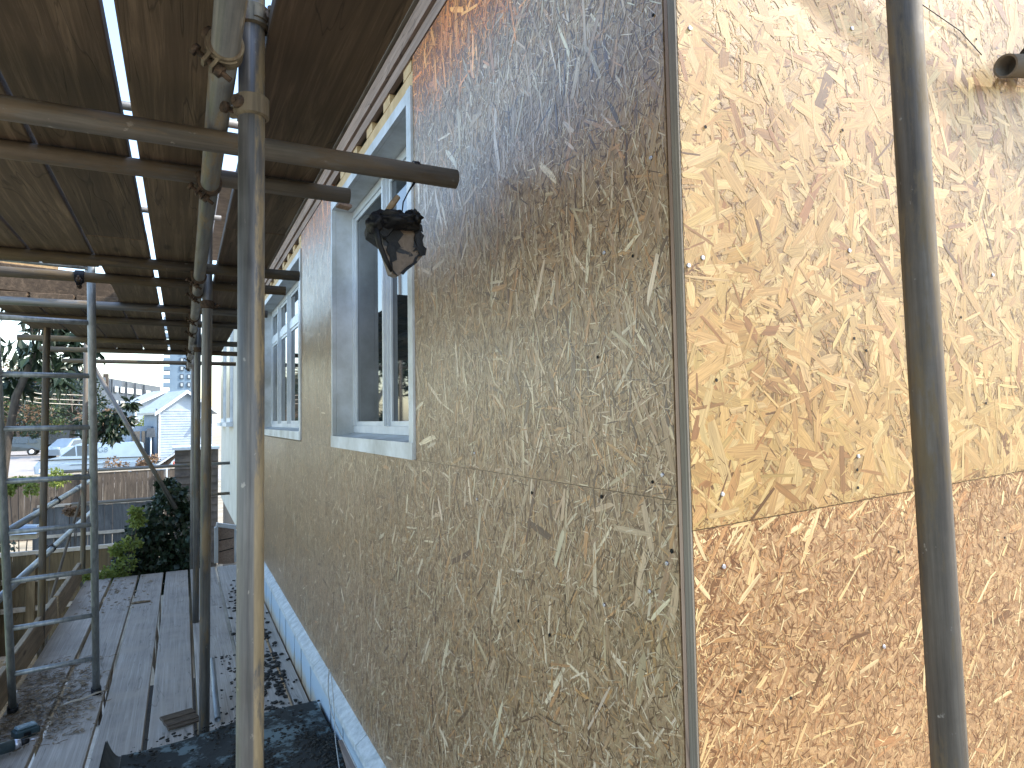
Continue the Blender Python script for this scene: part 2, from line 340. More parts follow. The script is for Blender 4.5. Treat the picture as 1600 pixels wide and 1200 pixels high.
# ================================================================= SETTING: ground, roads
def ground_h(x, y):
    if y < 40: return -3.2 + 0.003*max(0, y)
    return -3.08 + min((y-40)*0.007, 0.8)
g = MB(); ys = [-60, -5, 0, 5, 10, 14, 18, 22, 26, 30, 33, 36, 42, 50, 60, 80, 110, 186, 400, 1500]; xs = [-900, -200, -60, -30, -15, -8, -4, 0, 6, 12, 30, 80, 200, 900]
vs = [P(x, y, ground_h(x, y)) for y in ys for x in xs]; nx = len(xs)
g.add(vs, [(j*nx+i, j*nx+i+1, (j+1)*nx+i+1, (j+1)*nx+i) for j in range(len(ys)-1) for i in range(nx-1)])
tag(g.build('ground', M_ground), kind='structure')
def sheet(name, pts, m, off=0.004, kind='structure', label=None, cat=None):
    s = MB(); s.add([P(x, y, ground_h(x, y)+off) for x, y in pts], [tuple(range(len(pts)))]); o = s.build(name, m)
    return tag(o, label, cat, None, kind)
def strip(name, x0a, x1a, x0b, x1b, ya, yb, m, off, n=12):
    s = MB(); v = []
    for i in range(n+1):
        t = i/n; y = ya+(yb-ya)*t; z = ground_h(0, y)+off
        v += [P(x0a+(x0b-x0a)*t, y, z), P(x1a+(x1b-x1a)*t, y, z)]
    s.add(v, [(2*i, 2*i+1, 2*i+3, 2*i+2) for i in range(n)]); return tag(s.build(name, m), kind='structure')
M_road = simple('pale_concrete_road', (0.24, 0.22, 0.205), (0.32, 0.30, 0.28), 3, 0.85)
M_grass = simple('lawn_grass', (0.14, 0.18, 0.02), (0.24, 0.28, 0.05), 9, 0.9, bs=0.8, bd=0.03)
M_pave = simple('paving', (0.34, 0.32, 0.28), (0.48, 0.45, 0.40), 6, 0.85)
strip('road', -10.0, -5.0, -26.0, -16.5, 30, 120, M_road, 0.02)
strip('cross_road', -40, 8, -40, 8, 38.5, 47, M_road, 0.012, 8)
strip('lawn', -15.3, -11.8, -34, -26.3, 49, 120, M_grass, 0.03)
strip('lawn', -40, -11.2, -40, -14.8, 52, 72, M_grass, 0.05)
strip('garden_lawn', -9, -2.6, -9, -2.8, 2, 9.8, M_grass, 0.02)
sheet('deck_shade_sheet', [(-1.15, -1), (0.69, -1), (0.69, 9.2), (-1.15, 9.2)], simple('gap_shade_dark', (0.012,0.010,0.008), (0.03,0.025,0.02), 8, 0.95), 0.006)  # dark sheet added under the walkway so the board gaps look shaded
# paving slabs in the garden
pv = MB()
for i in range(6):
    for j in range(10):
        x = -2.5+i*0.30; y = 5.2+j*0.46; pv.box(P(x, y, -3.19), P(x+0.29, y+0.45, -3.15+random.uniform(-0.004, 0.004)), 0.005)
tag(pv.build('garden_paving', M_pave), kind='structure')
# ================================================================= THE HOUSE
XW = 0.70; YE = 0.78
house = empty('timber_house', P(2.5, 4.5, -3.2), 'house clad in bare strand board sheets with white recessed windows', 'house')
hb = house
# structural core behind the boards (openings for the windows)
W1 = (2.11, 3.46, -0.135, 1.150); W2 = (4.47, 7.0, -0.125, 1.150)
core = MB(); x0, x1 = XW+0.018, XW+0.16
def wallseg(y0, y1, h0, h1): core.box(P(x0, y0, h0), P(x1, y1, h1))
wallseg(YE+0.034, W1[0], -1.32, 1.36); wallseg(W1[1], W2[0], -1.32, 1.36); wallseg(W2[1], 8.6, -1.32, 1.36)
for w in (W1, W2): wallseg(w[0], w[1], -1.32, w[2])
core.box(P(x1+0.002, YE+0.034, -3.2), P(4.4, YE+0.16, 3.0)); core.box(P(x1+0.002, 8.4, -3.2), P(6.0, 8.6, 2.2))
core.box(P(4.41, YE+0.034, -3.2), P(6.0, YE+0.16, 1.5))
core.build('wall', simple('house_wall_core', (0.25, 0.2, 0.15), (0.34, 0.28, 0.2), 8), hb)
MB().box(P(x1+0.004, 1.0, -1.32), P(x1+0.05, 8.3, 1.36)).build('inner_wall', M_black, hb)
# timber above the boards
MB().box(P(XW-0.004, YE+0.03, 1.253), P(XW+0.017, 8.6, 1.30)).build('head_batten', M_pinktim, hb)
MB().box(P(XW-0.016, YE+0.03, 1.303), P(XW+0.017, 8.6, 1.372)).build('head_board', M_pinktim, hb)
MB().box(P(XW-0.030, YE-0.05, 1.375), P(XW+0.15, 8.6, 1.56)).build('fascia', M_greytim, hb)
# roof
rf = MB(); rf.prism([P(0.38, YE-0.06, 1.565), P(0.38, YE-0.06, 1.66), P(4.6, YE-0.06, 3.35), P(8.4, YE-0.06, 1.9), P(8.4, YE-0.06, 1.8), P(4.6, YE-0.06, 3.22)], (0, 7.9, 0))
M_tile = simple('roof_tile', (0.10, 0.06, 0.045), (0.2, 0.13, 0.1), 5)
rf.build('roof', M_tile, hb)
# window head: exposed framing with black slots
for (y0, y1) in ((2.13, 3.45), (4.5, 6.98)):
    n = int(round((y1-y0)/0.27)); st = (y1-y0)/n
    for i in range(n): MB().box(P(XW+0.003, y0+i*st, 1.2125), P(XW+0.06, y0+i*st+st*0.34, 1.252)).build('head_packer', M_yelltim, hb)
    MB().box(P(XW+0.005, y0-0.018, 1.152), P(XW+0.10, y1+0.008, 1.212)).build('lintel', M_yelltim, hb)
    MB().box(P(XW+0.075, y0-0.018, 1.213), P(XW+0.10, y1+0.008, 1.252)).build('head_void', M_black, hb)
# OSB boards ------------------------------------------------------
LW = [(0.34,0.225,0.125),(0.47,0.35,0.22),(0.62,0.51,0.36),(0.125,0.072,0.038),(0.44,0.25,0.11)]
def long_board(y0, y1, h0, h1, ang, dens=1.0, uni=0.25):
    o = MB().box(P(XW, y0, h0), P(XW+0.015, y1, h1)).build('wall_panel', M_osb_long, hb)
    A = (y1-y0)*(h1-h0)*dens
    far = max(0.12, min(1.0, 1.9/max(y0, 0.8)))
    lay = [(int(5200*A*far), (0.012, 0.05), (0.0012, 0.0035), ang, 0.6, 0.55, LW, (4, 4, 2, 4, 2), None),
           (int(650*A), (0.03, 0.10), (0.003, 0.009), ang, 0.4, uni, LW, (5, 4, 2, 2, 3), None),
           (int(110*A), (0.06, 0.15), (0.006, 0.017), ang, 0.30, uni, LW, (4, 4, 2, 1, 1), None),
           (int(4200*A*far), (0.008, 0.04), (0.0009, 0.0025), ang, 0.8, 0.5, LW, (3, 5, 3, 5, 2), None)]
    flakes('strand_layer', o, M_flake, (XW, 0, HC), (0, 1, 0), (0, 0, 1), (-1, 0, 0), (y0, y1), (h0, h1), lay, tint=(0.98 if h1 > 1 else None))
    return o
V = math.pi/2; SEAM = -0.137; top = 1.25; bot = -1.318; Y0 = YE+0.034
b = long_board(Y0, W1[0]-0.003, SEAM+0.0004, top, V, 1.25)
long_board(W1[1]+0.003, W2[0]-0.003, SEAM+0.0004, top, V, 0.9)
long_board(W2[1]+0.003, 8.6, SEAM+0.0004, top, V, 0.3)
bl = long_board(Y0, 2.789, bot, SEAM-0.0004, V+0.25, 1.15, 0.45)
long_board(2.792, 5.23, bot, SEAM-0.0004, V+0.25, 0.8, 0.45)
long_board(5.233, 8.6, bot, SEAM-0.0004, V+0.25, 0.5, 0.45)
# end wall: upper fresh board, lower brown board, seam slightly out of level
s0, s1 = -0.178+0.043*(-0.72)/0.945, 0.043/0.945     # h = s0 + s1*x
XE = 3.14
def seam(x): return s0+s1*x
up = MB().prism([P(XW, YE, seam(XW)+0.0005), P(XW, YE, 1.30), P(XE, YE, 1.30), P(XE, YE, seam(XE)+0.0005)], (0, 0.018, 0)).build('wall_panel', M_osb_fresh, hb)
lo = MB().prism([P(XW+0.001, YE+0.001, -1.32), P(XW+0.001, YE+0.001, seam(XW)-0.0005), P(XE, YE+0.001, seam(XE)-0.0005), P(XE, YE+0.001, -1.32)], (0, 0.016, 0)).build('wall_panel', M_osb_brown, hb)
EU = [(0.395,0.25,0.098),(0.46,0.315,0.138),(0.355,0.205,0.074),(0.24,0.120,0.045),(0.375,0.228,0.086),(0.13,0.064,0.025)]
EL = [(0.32,0.160,0.066),(0.41,0.220,0.092),(0.55,0.365,0.17),(0.17,0.076,0.030),(0.60,0.44,0.23)]
A = (XE-XW)*1.45
flakes('strand_layer', up, M_flake_end, (0, YE, HC), (1, 0, 0), (0, 0, 1), (0, -1, 0), (XW, XE), (-0.25, 1.30), [
    (int(2600*A), (0.010, 0.04), (0.0015, 0.005), 0.6, 1.2, 0.9, EU, (3,3,4,5,3,3), 1.25),
    (int(700*A), (0.04, 0.12), (0.010, 0.030), 0.8, 1.2, 0.7, EU, (7,6,4,1.5,6,0.3), 1.25),
    (int(2000*A), (0.010, 0.040), (0.0010, 0.004), 0.6, 1.2, 0.9, EU, (4,4,4,4,4,2.5), 1.25),
    (int(400*A), (0.035, 0.11), (0.007, 0.026), 0.9, 1.1, 0.7, EU, (8,8,3,2.5,5,0.0), 1.25),
    (int(1300*A), (0.006, 0.025), (0.0008, 0.0028), 0.6, 1.2, 1.0, EU, (3,5,3,4,2,5), 1.25),
    (int(200*A), (0.03, 0.10), (0.003, 0.010), 0.9, 1.1, 0.8, EU, (4,7,3,3,3,1.0), 1.25)], vlo=(s0+0.0006, s1), dh=0.00007)
A = (XE-XW)*1.15
flakes('strand_layer', lo, M_flake_end, (0, YE+0.001, HC), (1, 0, 0), (0, 0, 1), (0, -1, 0), (XW+0.001, XE), (-1.32, -0.02), [
    (int(7000*A), (0.008, 0.03), (0.0010, 0.0035), 0.8, 1.0, 0.8, EL, (5,4,2,6,1), 1.3),
    (int(110*A), (0.03, 0.11), (0.004, 0.016), 0.75, 0.35, 0.15, EL, (2,4,4,1,2), 1.3),
    (int(8000*A), (0.006, 0.028), (0.0008, 0.0026), 0.8, 1.0, 0.8, EL, (4,4,3,6,1), 1.3),
    (int(200*A), (0.02, 0.07), (0.002, 0.008), 0.75, 0.4, 0.2, EL, (1,3,5,1,4), 1.3)], vlo=(s0-0.0006, s1, 'hi'), dh=0.00008)
# upper gable boarding beyond the sheets
MB().prism([P(XW, YE+0.001, 1.303), P(XW, YE+0.001, 1.55), P(4.4, YE+0.001, 2.95), P(4.4, YE+0.001, 1.303)], (0, 0.017, 0)).build('gable_panel', M_osb_fresh, hb)
MB().box(P(XE+0.003, YE+0.001, -1.32), P(6.0, YE+0.018, 1.30)).build('wall_panel', M_osb_brown, hb)
# corner: board edge and batten
M_edge = wood('board_edge_layers', (0.26, 0.225, 0.18), (0.46, 0.41, 0.34), axis='Z', grain=160, knots=False)
MB().box(P(XW-0.0035, YE+0.0005, -1.32), P(XW-0.0003, YE+0.0175, 1.30)).build('board_edge', M_edge, hb)
MB().box(P(XW-0.001, YE+0.0215, -1.32), P(XW+0.012, YE+0.0290, 1.25)).build('corner_batten', M_batten_z, hb)
# screws and holes
def screw(o, p, nrm, r=0.0042):
    s = MB(); nrm = Vector(nrm); s.tube(Vector(p)+nrm*0.0005, Vector(p)+nrm*0.0032, r, r*0.72, 12); s.tube(Vector(p)+nrm*0.0033, Vector(p)+nrm*0.0036, r*0.32, n=6); return s.build('screw', M_screw, o)
def hole(o, p, nrm, r=0.003):
    s = MB(); nrm = Vector(nrm); s.tube(Vector(p)+nrm*0.0019, Vector(p)+nrm*0.0024, r, n=10); return s.build('screw_hole', M_black, o)
for q in ((1097,403),(1077,45),(1340,713),(1326,392),(1128,772),(1075,415),(1330,45),(1550,430)):
    screw(up, on_y(q[0], q[1], YE), (0, -1, 0))
for q in ((1130,885),(1380,1010)): screw(lo, on_y(q[0], q[1], YE), (0, -1, 0))
for q in ((1118,594),(1101,199),(1315,204),(1333,529),(1338,734),(1339,762),(1352,548),(1524,62),(1500,496),(1539,630)):
    hole(up, on_y(q[0], q[1], YE), (0, -1, 0))
for q in ((1155,1080),(1234,1090),(1568,840),(1402,862)): hole(lo, on_y(q[0], q[1], YE), (0, -1, 0))
for q in ((1018,247),(1036,742),(945,395),(742,708)): screw(b, on_x(q[0], q[1], XW), (-1, 0, 0), 0.004)
for q in ((1043,880),(1016,924),(945,945),(746,780)): screw(bl, on_x(q[0], q[1], XW), (-1, 0, 0), 0.004)
for q in ((935,558),(1022,24),(990,400),(1021,753)): hole(b, on_x(q[0], q[1], XW), (-1, 0, 0))
for q in ((1051,861),(832,770),(941,776),(811,970),(860,992)): hole(bl, on_x(q[0], q[1], XW), (-1, 0, 0), 0.004)
# windows ----------------------------------------------------------
def window(w, lights, transom):
    y0, y1, h0, h1 = w; D = 0.10; xf = XW+D
    root = MB(); tw = 0.05
    # outer casing: trims proud of the boards + reveal linings
    root.box(P(XW-0.008, y0, h0), P(XW+0.012, y0+tw, h1)); root.box(P(XW-0.008, y1-tw*0.5, h0), P(XW+0.012, y1, h1))
    root.box(P(XW-0.012, y0+0.002, h0-0.002), P(XW+0.012, y1-0.002, h0+0.055))
    root.box(P(XW-0.006, y0+tw, h1-0.045), P(XW+0.012, y1-tw*0.5, h1-0.001))
    root.box(P(XW+0.013, y0+0.03, h0+0.03), P(xf+0.05, y0+tw, h1-0.02)); root.box(P(XW+0.013, y1-0.025, h0+0.03), P(xf+0.05, y1-0.01, h1-0.02))
    root.box(P(XW+0.013, y0+tw+.001, h1-0.045), P(xf+0.05, y1-.026, h1-0.022))
    o = root.build('window', M_whitedirty, hb)
    sl = MB(); sl.prism([P(XW+0.013, y0+tw+.001, h0+0.052), P(XW+0.013, y0+tw+.001, h0+0.01), P(xf+0.04, y0+tw+.001, h0+0.01), P(xf+0.04, y0+tw+.001, h0+0.075)], (0, y1-y0-tw-.028, 0))
    sl.build('sill', M_whitedirty, o)
    a, bb = y0+tw+.002, y1-.027; cs = (bb-a)/lights; fr = MB(); gl = []
    zb, zt = h0+0.07, h1-0.047
    fr.box(P(xf, a, zb), P(xf+0.035, bb, zb+0.035)); fr.box(P(xf, a, zt-0.04), P(xf+0.035, bb, zt))
    for i in range(lights+1):
        c = a+i*cs; c0 = max(a, c-0.026); c1 = min(bb, c+0.026); fr.box(P(xf-0.004, c0, zb+0.0352), P(xf+0.033, c1, zt-0.0402))
        if 0 < i < lights: fr.box(P(xf-0.018, c-0.010, zb+0.036), P(xf-0.0045, c+0.010, zt-0.041))
    segs = [(zb+0.035, zt-0.04)]
    if transom:
        for i in range(lights): fr.box(P(xf-0.001, a+i*cs+0.0262, transom-0.03), P(xf+0.03, a+(i+1)*cs-0.0262, transom+0.03))
        segs = [(zb+0.035, transom-0.03), (transom+0.03, zt-0.04)]
    fr.build('frame', M_white, o)
    for i in range(lights):
        for (g0, g1) in segs:
            ya, yb = a+i*cs+0.0265, a+(i+1)*cs-0.0265; q = MB(); e = 0.022
            q.box(P(xf+0.006, ya, g0+.0005), P(xf+0.026, ya+e, g1-.0005)); q.box(P(xf+0.006, yb-e, g0+.0005), P(xf+0.026, yb, g1-.0005))
            q.box(P(xf+0.007, ya+e, g0+.0005), P(xf+0.025, yb-e, g0+e)); q.box(P(xf+0.007, ya+e, g1-e), P(xf+0.025, yb-e, g1-.0005))
            q.build('casement', M_white, o)
            MB().box(P(xf+0.014, ya+e, g0+e), P(xf+0.018, yb-e, g1-e)).build('pane', M_glass, o)
window(W1, 2, None); window(W2, 4, 0.80)
# plinth: painted panels with dark joints, ledge on top
XP = 0.672
dk = MB().box(P(XP+0.012, Y0, -1.9), P(XP+0.1, 8.6, -1.372)).build('plinth_backing', M_black, hb)
y = 0.82; k = 0
while y < 8.5:
    wv = [0.42, 0.30, 0.55, 0.36, 0.26][k % 5]; y2 = min(y+wv, 8.5)
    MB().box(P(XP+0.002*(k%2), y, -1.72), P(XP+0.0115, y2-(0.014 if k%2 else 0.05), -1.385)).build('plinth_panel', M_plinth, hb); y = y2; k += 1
M_ledge = simple('ragged_white_ledge', (0.34, 0.39, 0.42), (0.56, 0.62, 0.66), 22, 0.6, bs=0.7, bd=0.012)
l = MB()
yy = Y0
while yy < 8.5:
    l.prism([P(XP-0.014, yy, -1.388), P(XP-0.014, yy, -1.362), P(XW+0.012, yy, -1.322), P(XW+0.012, yy, -1.388)], (0, 0.995, 0)); yy += 1.0
l.build('ledge', M_ledge, hb)
# ================================================================= SCAFFOLD
TR = 0.02415
def tube_obj(name, a, b, m, label, cat='scaffold tube', group=None, r=TR, hollow=0.004):
    a = Vector(a); b = Vector(b); d = b-a; s = MB().tube((0,0,0), (0,0,d.length), r, n=32, hollow=hollow)
    o = s.build(name, m, None, a, d.to_track_quat('Z', 'Y').to_euler()); return tag(o, label, cat, group)
# standards (uprights)
LOW = -1.61
tube_obj('scaffold_pole', P(0.117, 1.318, -3.2), P(0.113, 1.318, 2.4), M_tube_near, 'nearest upright pole with ochre mortar stains, left of the weathered board wall', 'scaffold pole', 'scaffold uprights')
tube_obj('scaffold_pole', P(0.108, 3.65, LOW), P(0.108, 3.65, 2.4), M_tube, 'upright pole standing just behind the mossy felt roof, beside the brown offcut', 'scaffold pole', 'scaffold uprights')
tube_obj('scaffold_pole', P(0.108, 5.95, LOW), P(0.108, 5.95, 2.4), M_tube, 'upright pole seen close left of the one behind the felt roof, further along the deck', 'scaffold pole', 'scaffold uprights')
tube_obj('scaffold_pole', P(0.108, 8.25, -3.2), P(0.108, 8.25, 2.4), M_tube, 'furthest of the inner upright poles, beside the ivy mound', 'scaffold pole', 'scaffold uprights')
tube_obj('scaffold_pole', P(-0.93, 6.02, -3.2), P(-0.93, 6.02, 2.4), M_tube_dark, 'dark upright pole on the garden side, seen between the ladder rails', 'scaffold pole', 'scaffold uprights')
tube_obj('scaffold_pole', P(-0.93, 8.30, -3.2), P(-0.93, 8.30, 2.4), M_tube_brown, 'brownish outer upright pole just left of the right ladder rail', 'scaffold pole', 'scaffold uprights')
pr = on_y(1418, 100, 0.60); pr2 = on_y(1478, 1100, 0.60); d = (pr-pr2).normalized()
tube_obj('scaffold_pole', pr2-d*2.4, pr+d*1.6, M_tube_dark, 'dark upright pole close in front of the sunlit end wall', 'scaffold pole', 'scaffold uprights')
# ledgers along the wall
tube_obj('ledger_tube', P(0.063, -1.2, 0.668), P(0.063, 8.9, 0.655), M_tube, 'long horizontal tube running along under the upper deck beside the nearest pole', 'scaffold tube', 'ledger tubes')
tube_obj('ledger_tube', P(-1.035, -1.2, 0.668), P(-1.035, 4.3, 0.668), M_tube_dark, 'long horizontal tube under the garden edge of the upper deck', 'scaffold tube', 'ledger tubes')
# transoms across under the deck
TRN = [(1.555, 0.620, -1.35, 0.628, M_tube_brown, 'thick near cross tube with open end by the strand board, black housing hanging from it'),
       (2.07, 0.716, -1.4, 0.47, M_tube_brown, 'second cross tube from the front, ending at the top corner of the near window'),
       (3.33, 0.716, -1.5, 0.51, M_tube_dark, 'third cross tube from the front, ending left of the near window at mid wall'),
       (3.74, 0.716, -1.5, 0.50, M_tube_dark, 'cross tube just behind the ladder head, ending over the far window'),
       (4.60, 0.716, -1.5, 0.50, M_tube, 'pale cross tube behind the hatch opening'),
       (5.25, 0.716, -1.2, 0.50, M_tube_dark, 'cross tube second behind the hatch opening'),
       (6.50, 0.716, -1.2, 0.50, M_tube_dark, 'cross tube third behind the hatch opening'),
       (7.42, 0.716, -1.2, 0.55, M_tube_dark, 'cross tube under the far end of the upper deck boards'),
       (8.72, 0.716, -1.2, 0.585, M_tube_dark, 'furthest cross tube, bare against the sky beyond the deck end')]
for (y, h, xa, xb, m, lab) in TRN:
    tube_obj('transom_tube', P(xa, y, h), P(xb, y-0.01, h-0.002), m, lab, 'scaffold tube', 'cross tubes under the deck')
# guard rails (garden side) and end rails
tube_obj('guard_rail', P(-1.0, 2.6, -0.675), P(-1.0, 9.6, -0.685), M_ladder, 'upper guard rail tube on the garden side with its end white in the sun', 'guard rail', 'guard rails')
tube_obj('guard_rail', P(-1.0, 2.6, -1.05), P(-1.0, 9.6, -1.08), M_ladder, 'lower guard rail tube on the garden side', 'guard rail', 'guard rails')
a = on_y(100, 737, 11.7); b2 = on_y(366, 723, 11.7); tube_obj('guard_rail', a, b2, M_tube, 'upper rail across the far end, in front of the white cottage wall', 'guard rail', 'end rails')
a = on_y(112, 788, 11.7); b2 = on_y(367, 770, 11.7); tube_obj('guard_rail', a, b2, M_tube_brown, 'lower rail across the far end, in front of the grey fence', 'guard rail', 'end rails')
tube_obj('diagonal_brace', on_y(147, 574, 8.5), on_y(275, 795, 8.5), M_tube, 'sloping brace tube falling to the right behind the ladder', 'brace tube')
# tubes on the end wall side (the long rod is added unseen to throw a shadow band)
a = on_y(1571, 103, 0.742); tube_obj('transom_tube', a, a+Vector((0.9, -0.03, 0.19)), M_tube_brown, 'short brown tube end at the right edge in front of the end wall', 'scaffold tube')
# unseen rod, added only to cast the diagonal band on the end wall
qa = on_y(1290, 0, YE); qb = on_y(1600, 245, YE); tt = 0.30/(-SUN.y)
A1 = qa + SUN*tt; dB = (qb-qa); B1 = Vector(A1) + dB*1.0
k = -dB.z/SUN.z; hd = dB + SUN*k; 
tube_obj('ledger_tube', A1-hd*0.9, A1+hd*4.0, M_tube, 'unseen thin rod added high above the end wall to cast its soft shadow band', 'rod', r=0.014, hollow=0)
# couplers ---------------------------------------------------------
def ring(s, c, axis, r0, r1, hw, a0=0, a1=2*math.pi, n=20, ref=None):
    axis = Vector(axis).normalized(); u = (Vector(ref)-axis*Vector(ref).dot(axis)).normalized() if ref is not None else axis.orthogonal().normalized(); w = axis.cross(u)
    v = []; f = []; c = Vector(c)
    for i in range(n+1):
        t = a0+(a1-a0)*i/n; e = u*math.cos(t)+w*math.sin(t)
        v += [c+e*r0-axis*hw, c+e*r1-axis*hw*0.85, c+e*r1+axis*hw*0.85, c+e*r0+axis*hw]
    for i in range(n):
        for k in range(4): f.append((i*4+k, i*4+(k+1)%4, (i+1)*4+(k+1)%4, (i+1)*4+k))
    f += [(0,3,2,1), (n*4, n*4+1, n*4+2, n*4+3)]
    s.add(v, f)
def bolt(s, a, dirv, L=0.06, r=0.0062):
    a = Vector(a); dirv = Vector(dirv).normalized(); s.tube(a-dirv*0.012, a+dirv*L, r*0.8, n=10)
    s.tube(a+dirv*(L*0.55), a+dirv*(L*0.55+0.011), r*1.9, n=6); s.tube(a-dirv*0.014, a-dirv*0.006, r*1.8, n=8)
def coupler(c1, ax1, c2, ax2, label, m=None, m2=None, group='couplers'):
    """right angle coupler: band round tube 1 (centre c1, axis ax1), band round tube 2"""
    c1 = Vector(c1); c2 = Vector(c2); ax1 = Vector(ax1).normalized(); ax2 = Vector(ax2).normalized(); mid = (c1+c2)/2
    e = empty('coupler', mid, label, 'coupler', group); dv = (c2-c1).normalized()
    for cc, ax, sg in ((c1, ax1, 1), (c2, ax2, -1)):
        s = MB(); ring(s, cc, ax, TR+0.0006, TR+0.0065, 0.021, 0, 2*math.pi, 28, ref=dv*sg)
        s_ = ax.cross(dv*sg).normalized(); pc = cc + s_*(TR+0.012)
        # lug pair carrying the bolt
        for q in (-1, 1):
            l0 = cc + s_*(TR+0.004) + dv*sg*(0.006*q)
            s.prism([l0-ax*0.017, l0+ax*0.017, l0+ax*0.013+s_*0.020, l0-ax*0.013+s_*0.020], dv*sg*(0.006*q))
        s.build('band', m or M_coupler, e)
        s = MB(); bolt(s, pc + s_*0.002 - dv*sg*0.018, dv*sg, 0.052); s.build('bolt', m2 or M_rust, e)
        s = MB(); hp = cc - s_*(TR+0.006); s.tube(hp-ax*0.020, hp+ax*0.020, 0.0075, n=12); s.build('hinge', m or M_coupler, e)
    s = MB(); s.tube(mid-dv*0.006, mid+dv*0.006, 0.021, n=16); s.build('saddle', m or M_coupler, e)
    return e
X_, Y_, Z_ = Vector((1,0,0)), Vector((0,1,0)), Vector((0,0,1))
coupler(P(0.115, 1.318, 0.605), Z_, P(0.115, 1.555, 0.62)+Vector((0,-0.18,0)), X_, 'coupler with rusty bolt clamping the thick near cross tube to the nearest pole') if False else None
def swivel(c, ax, label, refv, hw=0.021, m=None):
    e = empty('coupler', c, label, 'coupler', 'couplers'); c = Vector(c); ax = Vector(ax).normalized(); r = Vector(refv).normalized(); w = ax.cross(r).normalized()
    s = MB(); ring(s, c, ax, TR+0.0006, TR+0.007, hw, 0, 2*math.pi, 32, ref=r); ring(s, c, ax, TR+0.006, TR+0.0095, hw*0.55, 0.3, 2.8, 16, ref=r)
    for q in (-1, 1):
        l0 = c + w*(TR+0.004)+r*(0.005*q); s.prism([l0-ax*0.016, l0+ax*0.016, l0+ax*0.011+w*0.022, l0-ax*0.011+w*0.022], r*(0.006*q))
    s.build('band', m or M_coupler, e)
    s = MB(); bolt(s, c+w*(TR+0.016)-r*0.020, r, 0.062); s.build('bolt', M_rust, e)
    s = MB(); s.tube(c-r*(TR+0.004), c-r*(TR+0.016), 0.0135, 0.011, 16); s.tube(c-r*(TR+0.016), c-r*(TR+0.019), 0.006, n=6); s.build('hinge', M_rust, e)
    return e
cv = lambda x, y, h: (Vector((0, 0, HC))-Vector((x, y, HC+h))).normalized()
swivel(P(0.115, 1.318, 0.603), Z_, 'coupler with round rusty bolt head on the nearest pole at the thick cross tube', (0.75, 0.5, 0))
swivel(P(0.115, 1.318, 0.780), Z_, 'uppermost coupler on the nearest pole, its bolt sticking out to the right', (-0.3, -1, 0))
swivel(P(0.063, 1.24, 0.668), Y_, 'coupler gripping the long ledger tube left of the nearest pole', (0.8, 0, -0.6))
swivel(P(0.063, 1.98, 0.668), Y_, 'dark coupler under the ledger at the second cross tube', (0.8, 0, -0.6), m=M_rust)
for i, yy in enumerate((3.27, 3.66, 4.53, 5.18, 6.43, 7.35, 8.6)):
    swivel(P(0.063, yy, 0.664), Y_, ['coupler on the ledger at the third cross tube','coupler on the ledger beside the pole behind the felt roof','coupler on the ledger at the pale cross tube behind the hatch','coupler on the ledger at the second tube behind the hatch','coupler on the ledger at the third tube behind the hatch','coupler on the ledger under the far end of the deck boards','last coupler at the far end of the ledger'][i], (0.8, 0, -0.6), m=M_rust)
swivel(P(0.108, 3.65, 0.60), Z_, 'coupler round the pole behind the felt roof just below the ledger', (0.6, -0.8, 0), m=M_rust)
swivel(P(0.108, 5.95, 0.60), Z_, 'coupler round the second far pole just below the ledger', (0.6, -0.8, 0), m=M_rust)
swivel(P(-0.45, 3.735, 0.716), X_, 'black coupler on the cross tube at the head of the ladder', (0, -0.8, 0.6), m=M_blackpl)
for (x, y, h, lab) in ((-1.0, 7.1, -0.680, 'black coupler on the upper garden guard rail'), (-1.0, 6.9, -1.067, 'black coupler on the lower garden guard rail')):
    swivel(P(x, y, h), Y_, lab, (0, 0, -1), m=M_blackpl)
for (x, y, h, lab) in ((-1.0, 8.4, -0.683, 'sleeve joint on the upper garden guard rail'), (-1.0, 8.2, -1.073, 'sleeve joint on the lower garden guard rail')):
    s = MB(); s.tube(P(x, y-0.07, h), P(x, y+0.07, h), TR+0.004, n=24); s.tube(P(x, y-0.012, h), P(x, y+0.012, h), TR+0.007, n=24)
    tag(s.build('sleeve_joint', M_ladder), lab, 'tube joint', 'rail sleeve joints')
pd = d; c = Vector(pr)+pd*0.0
# black coupler at the right edge on the short tube
e = on_y(1598, 76, 0.742); swivel(e+Vector((0.06, 0, -0.005)), Vector((0.9,-0.03,0.19)), 'black coupler on the short tube end at the right edge', (0, 0, 1), m=M_blackpl)
# deck boards ------------------------------------------------------
DU = 0.742
def board(x0, x1, y0, y1, h, th, m, label, group, name='scaffold_board'):
    cx, cy = (x0+x1)/2, (y0+y1)/2; w = (x1-x0)/2; L = (y1-y0)/2
    s = MB().box((-w, -L, 0), (w, L, th), 0.003); n = len(s.v)
    jit = random.uniform(-0.0015, 0.0015)
    o = s.build(name, m, None, P(cx, cy, h+jit), (0, random.uniform(-0.004, 0.004), random.uniform(-0.0006, 0.0006)))
    return tag(o, label, 'scaffold board', group)
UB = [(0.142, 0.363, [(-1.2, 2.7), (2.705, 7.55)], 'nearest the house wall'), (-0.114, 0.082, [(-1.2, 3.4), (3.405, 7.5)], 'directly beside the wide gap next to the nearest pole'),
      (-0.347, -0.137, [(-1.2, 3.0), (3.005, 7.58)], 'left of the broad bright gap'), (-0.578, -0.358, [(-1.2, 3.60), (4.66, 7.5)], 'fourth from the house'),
      (-0.806, -0.589, [(-1.2, 3.60), (4.66, 7.55)], 'fifth from the house'), (-1.035, -0.818, [(-1.2, 3.60), (4.66, 6.1)], 'along the garden edge')]
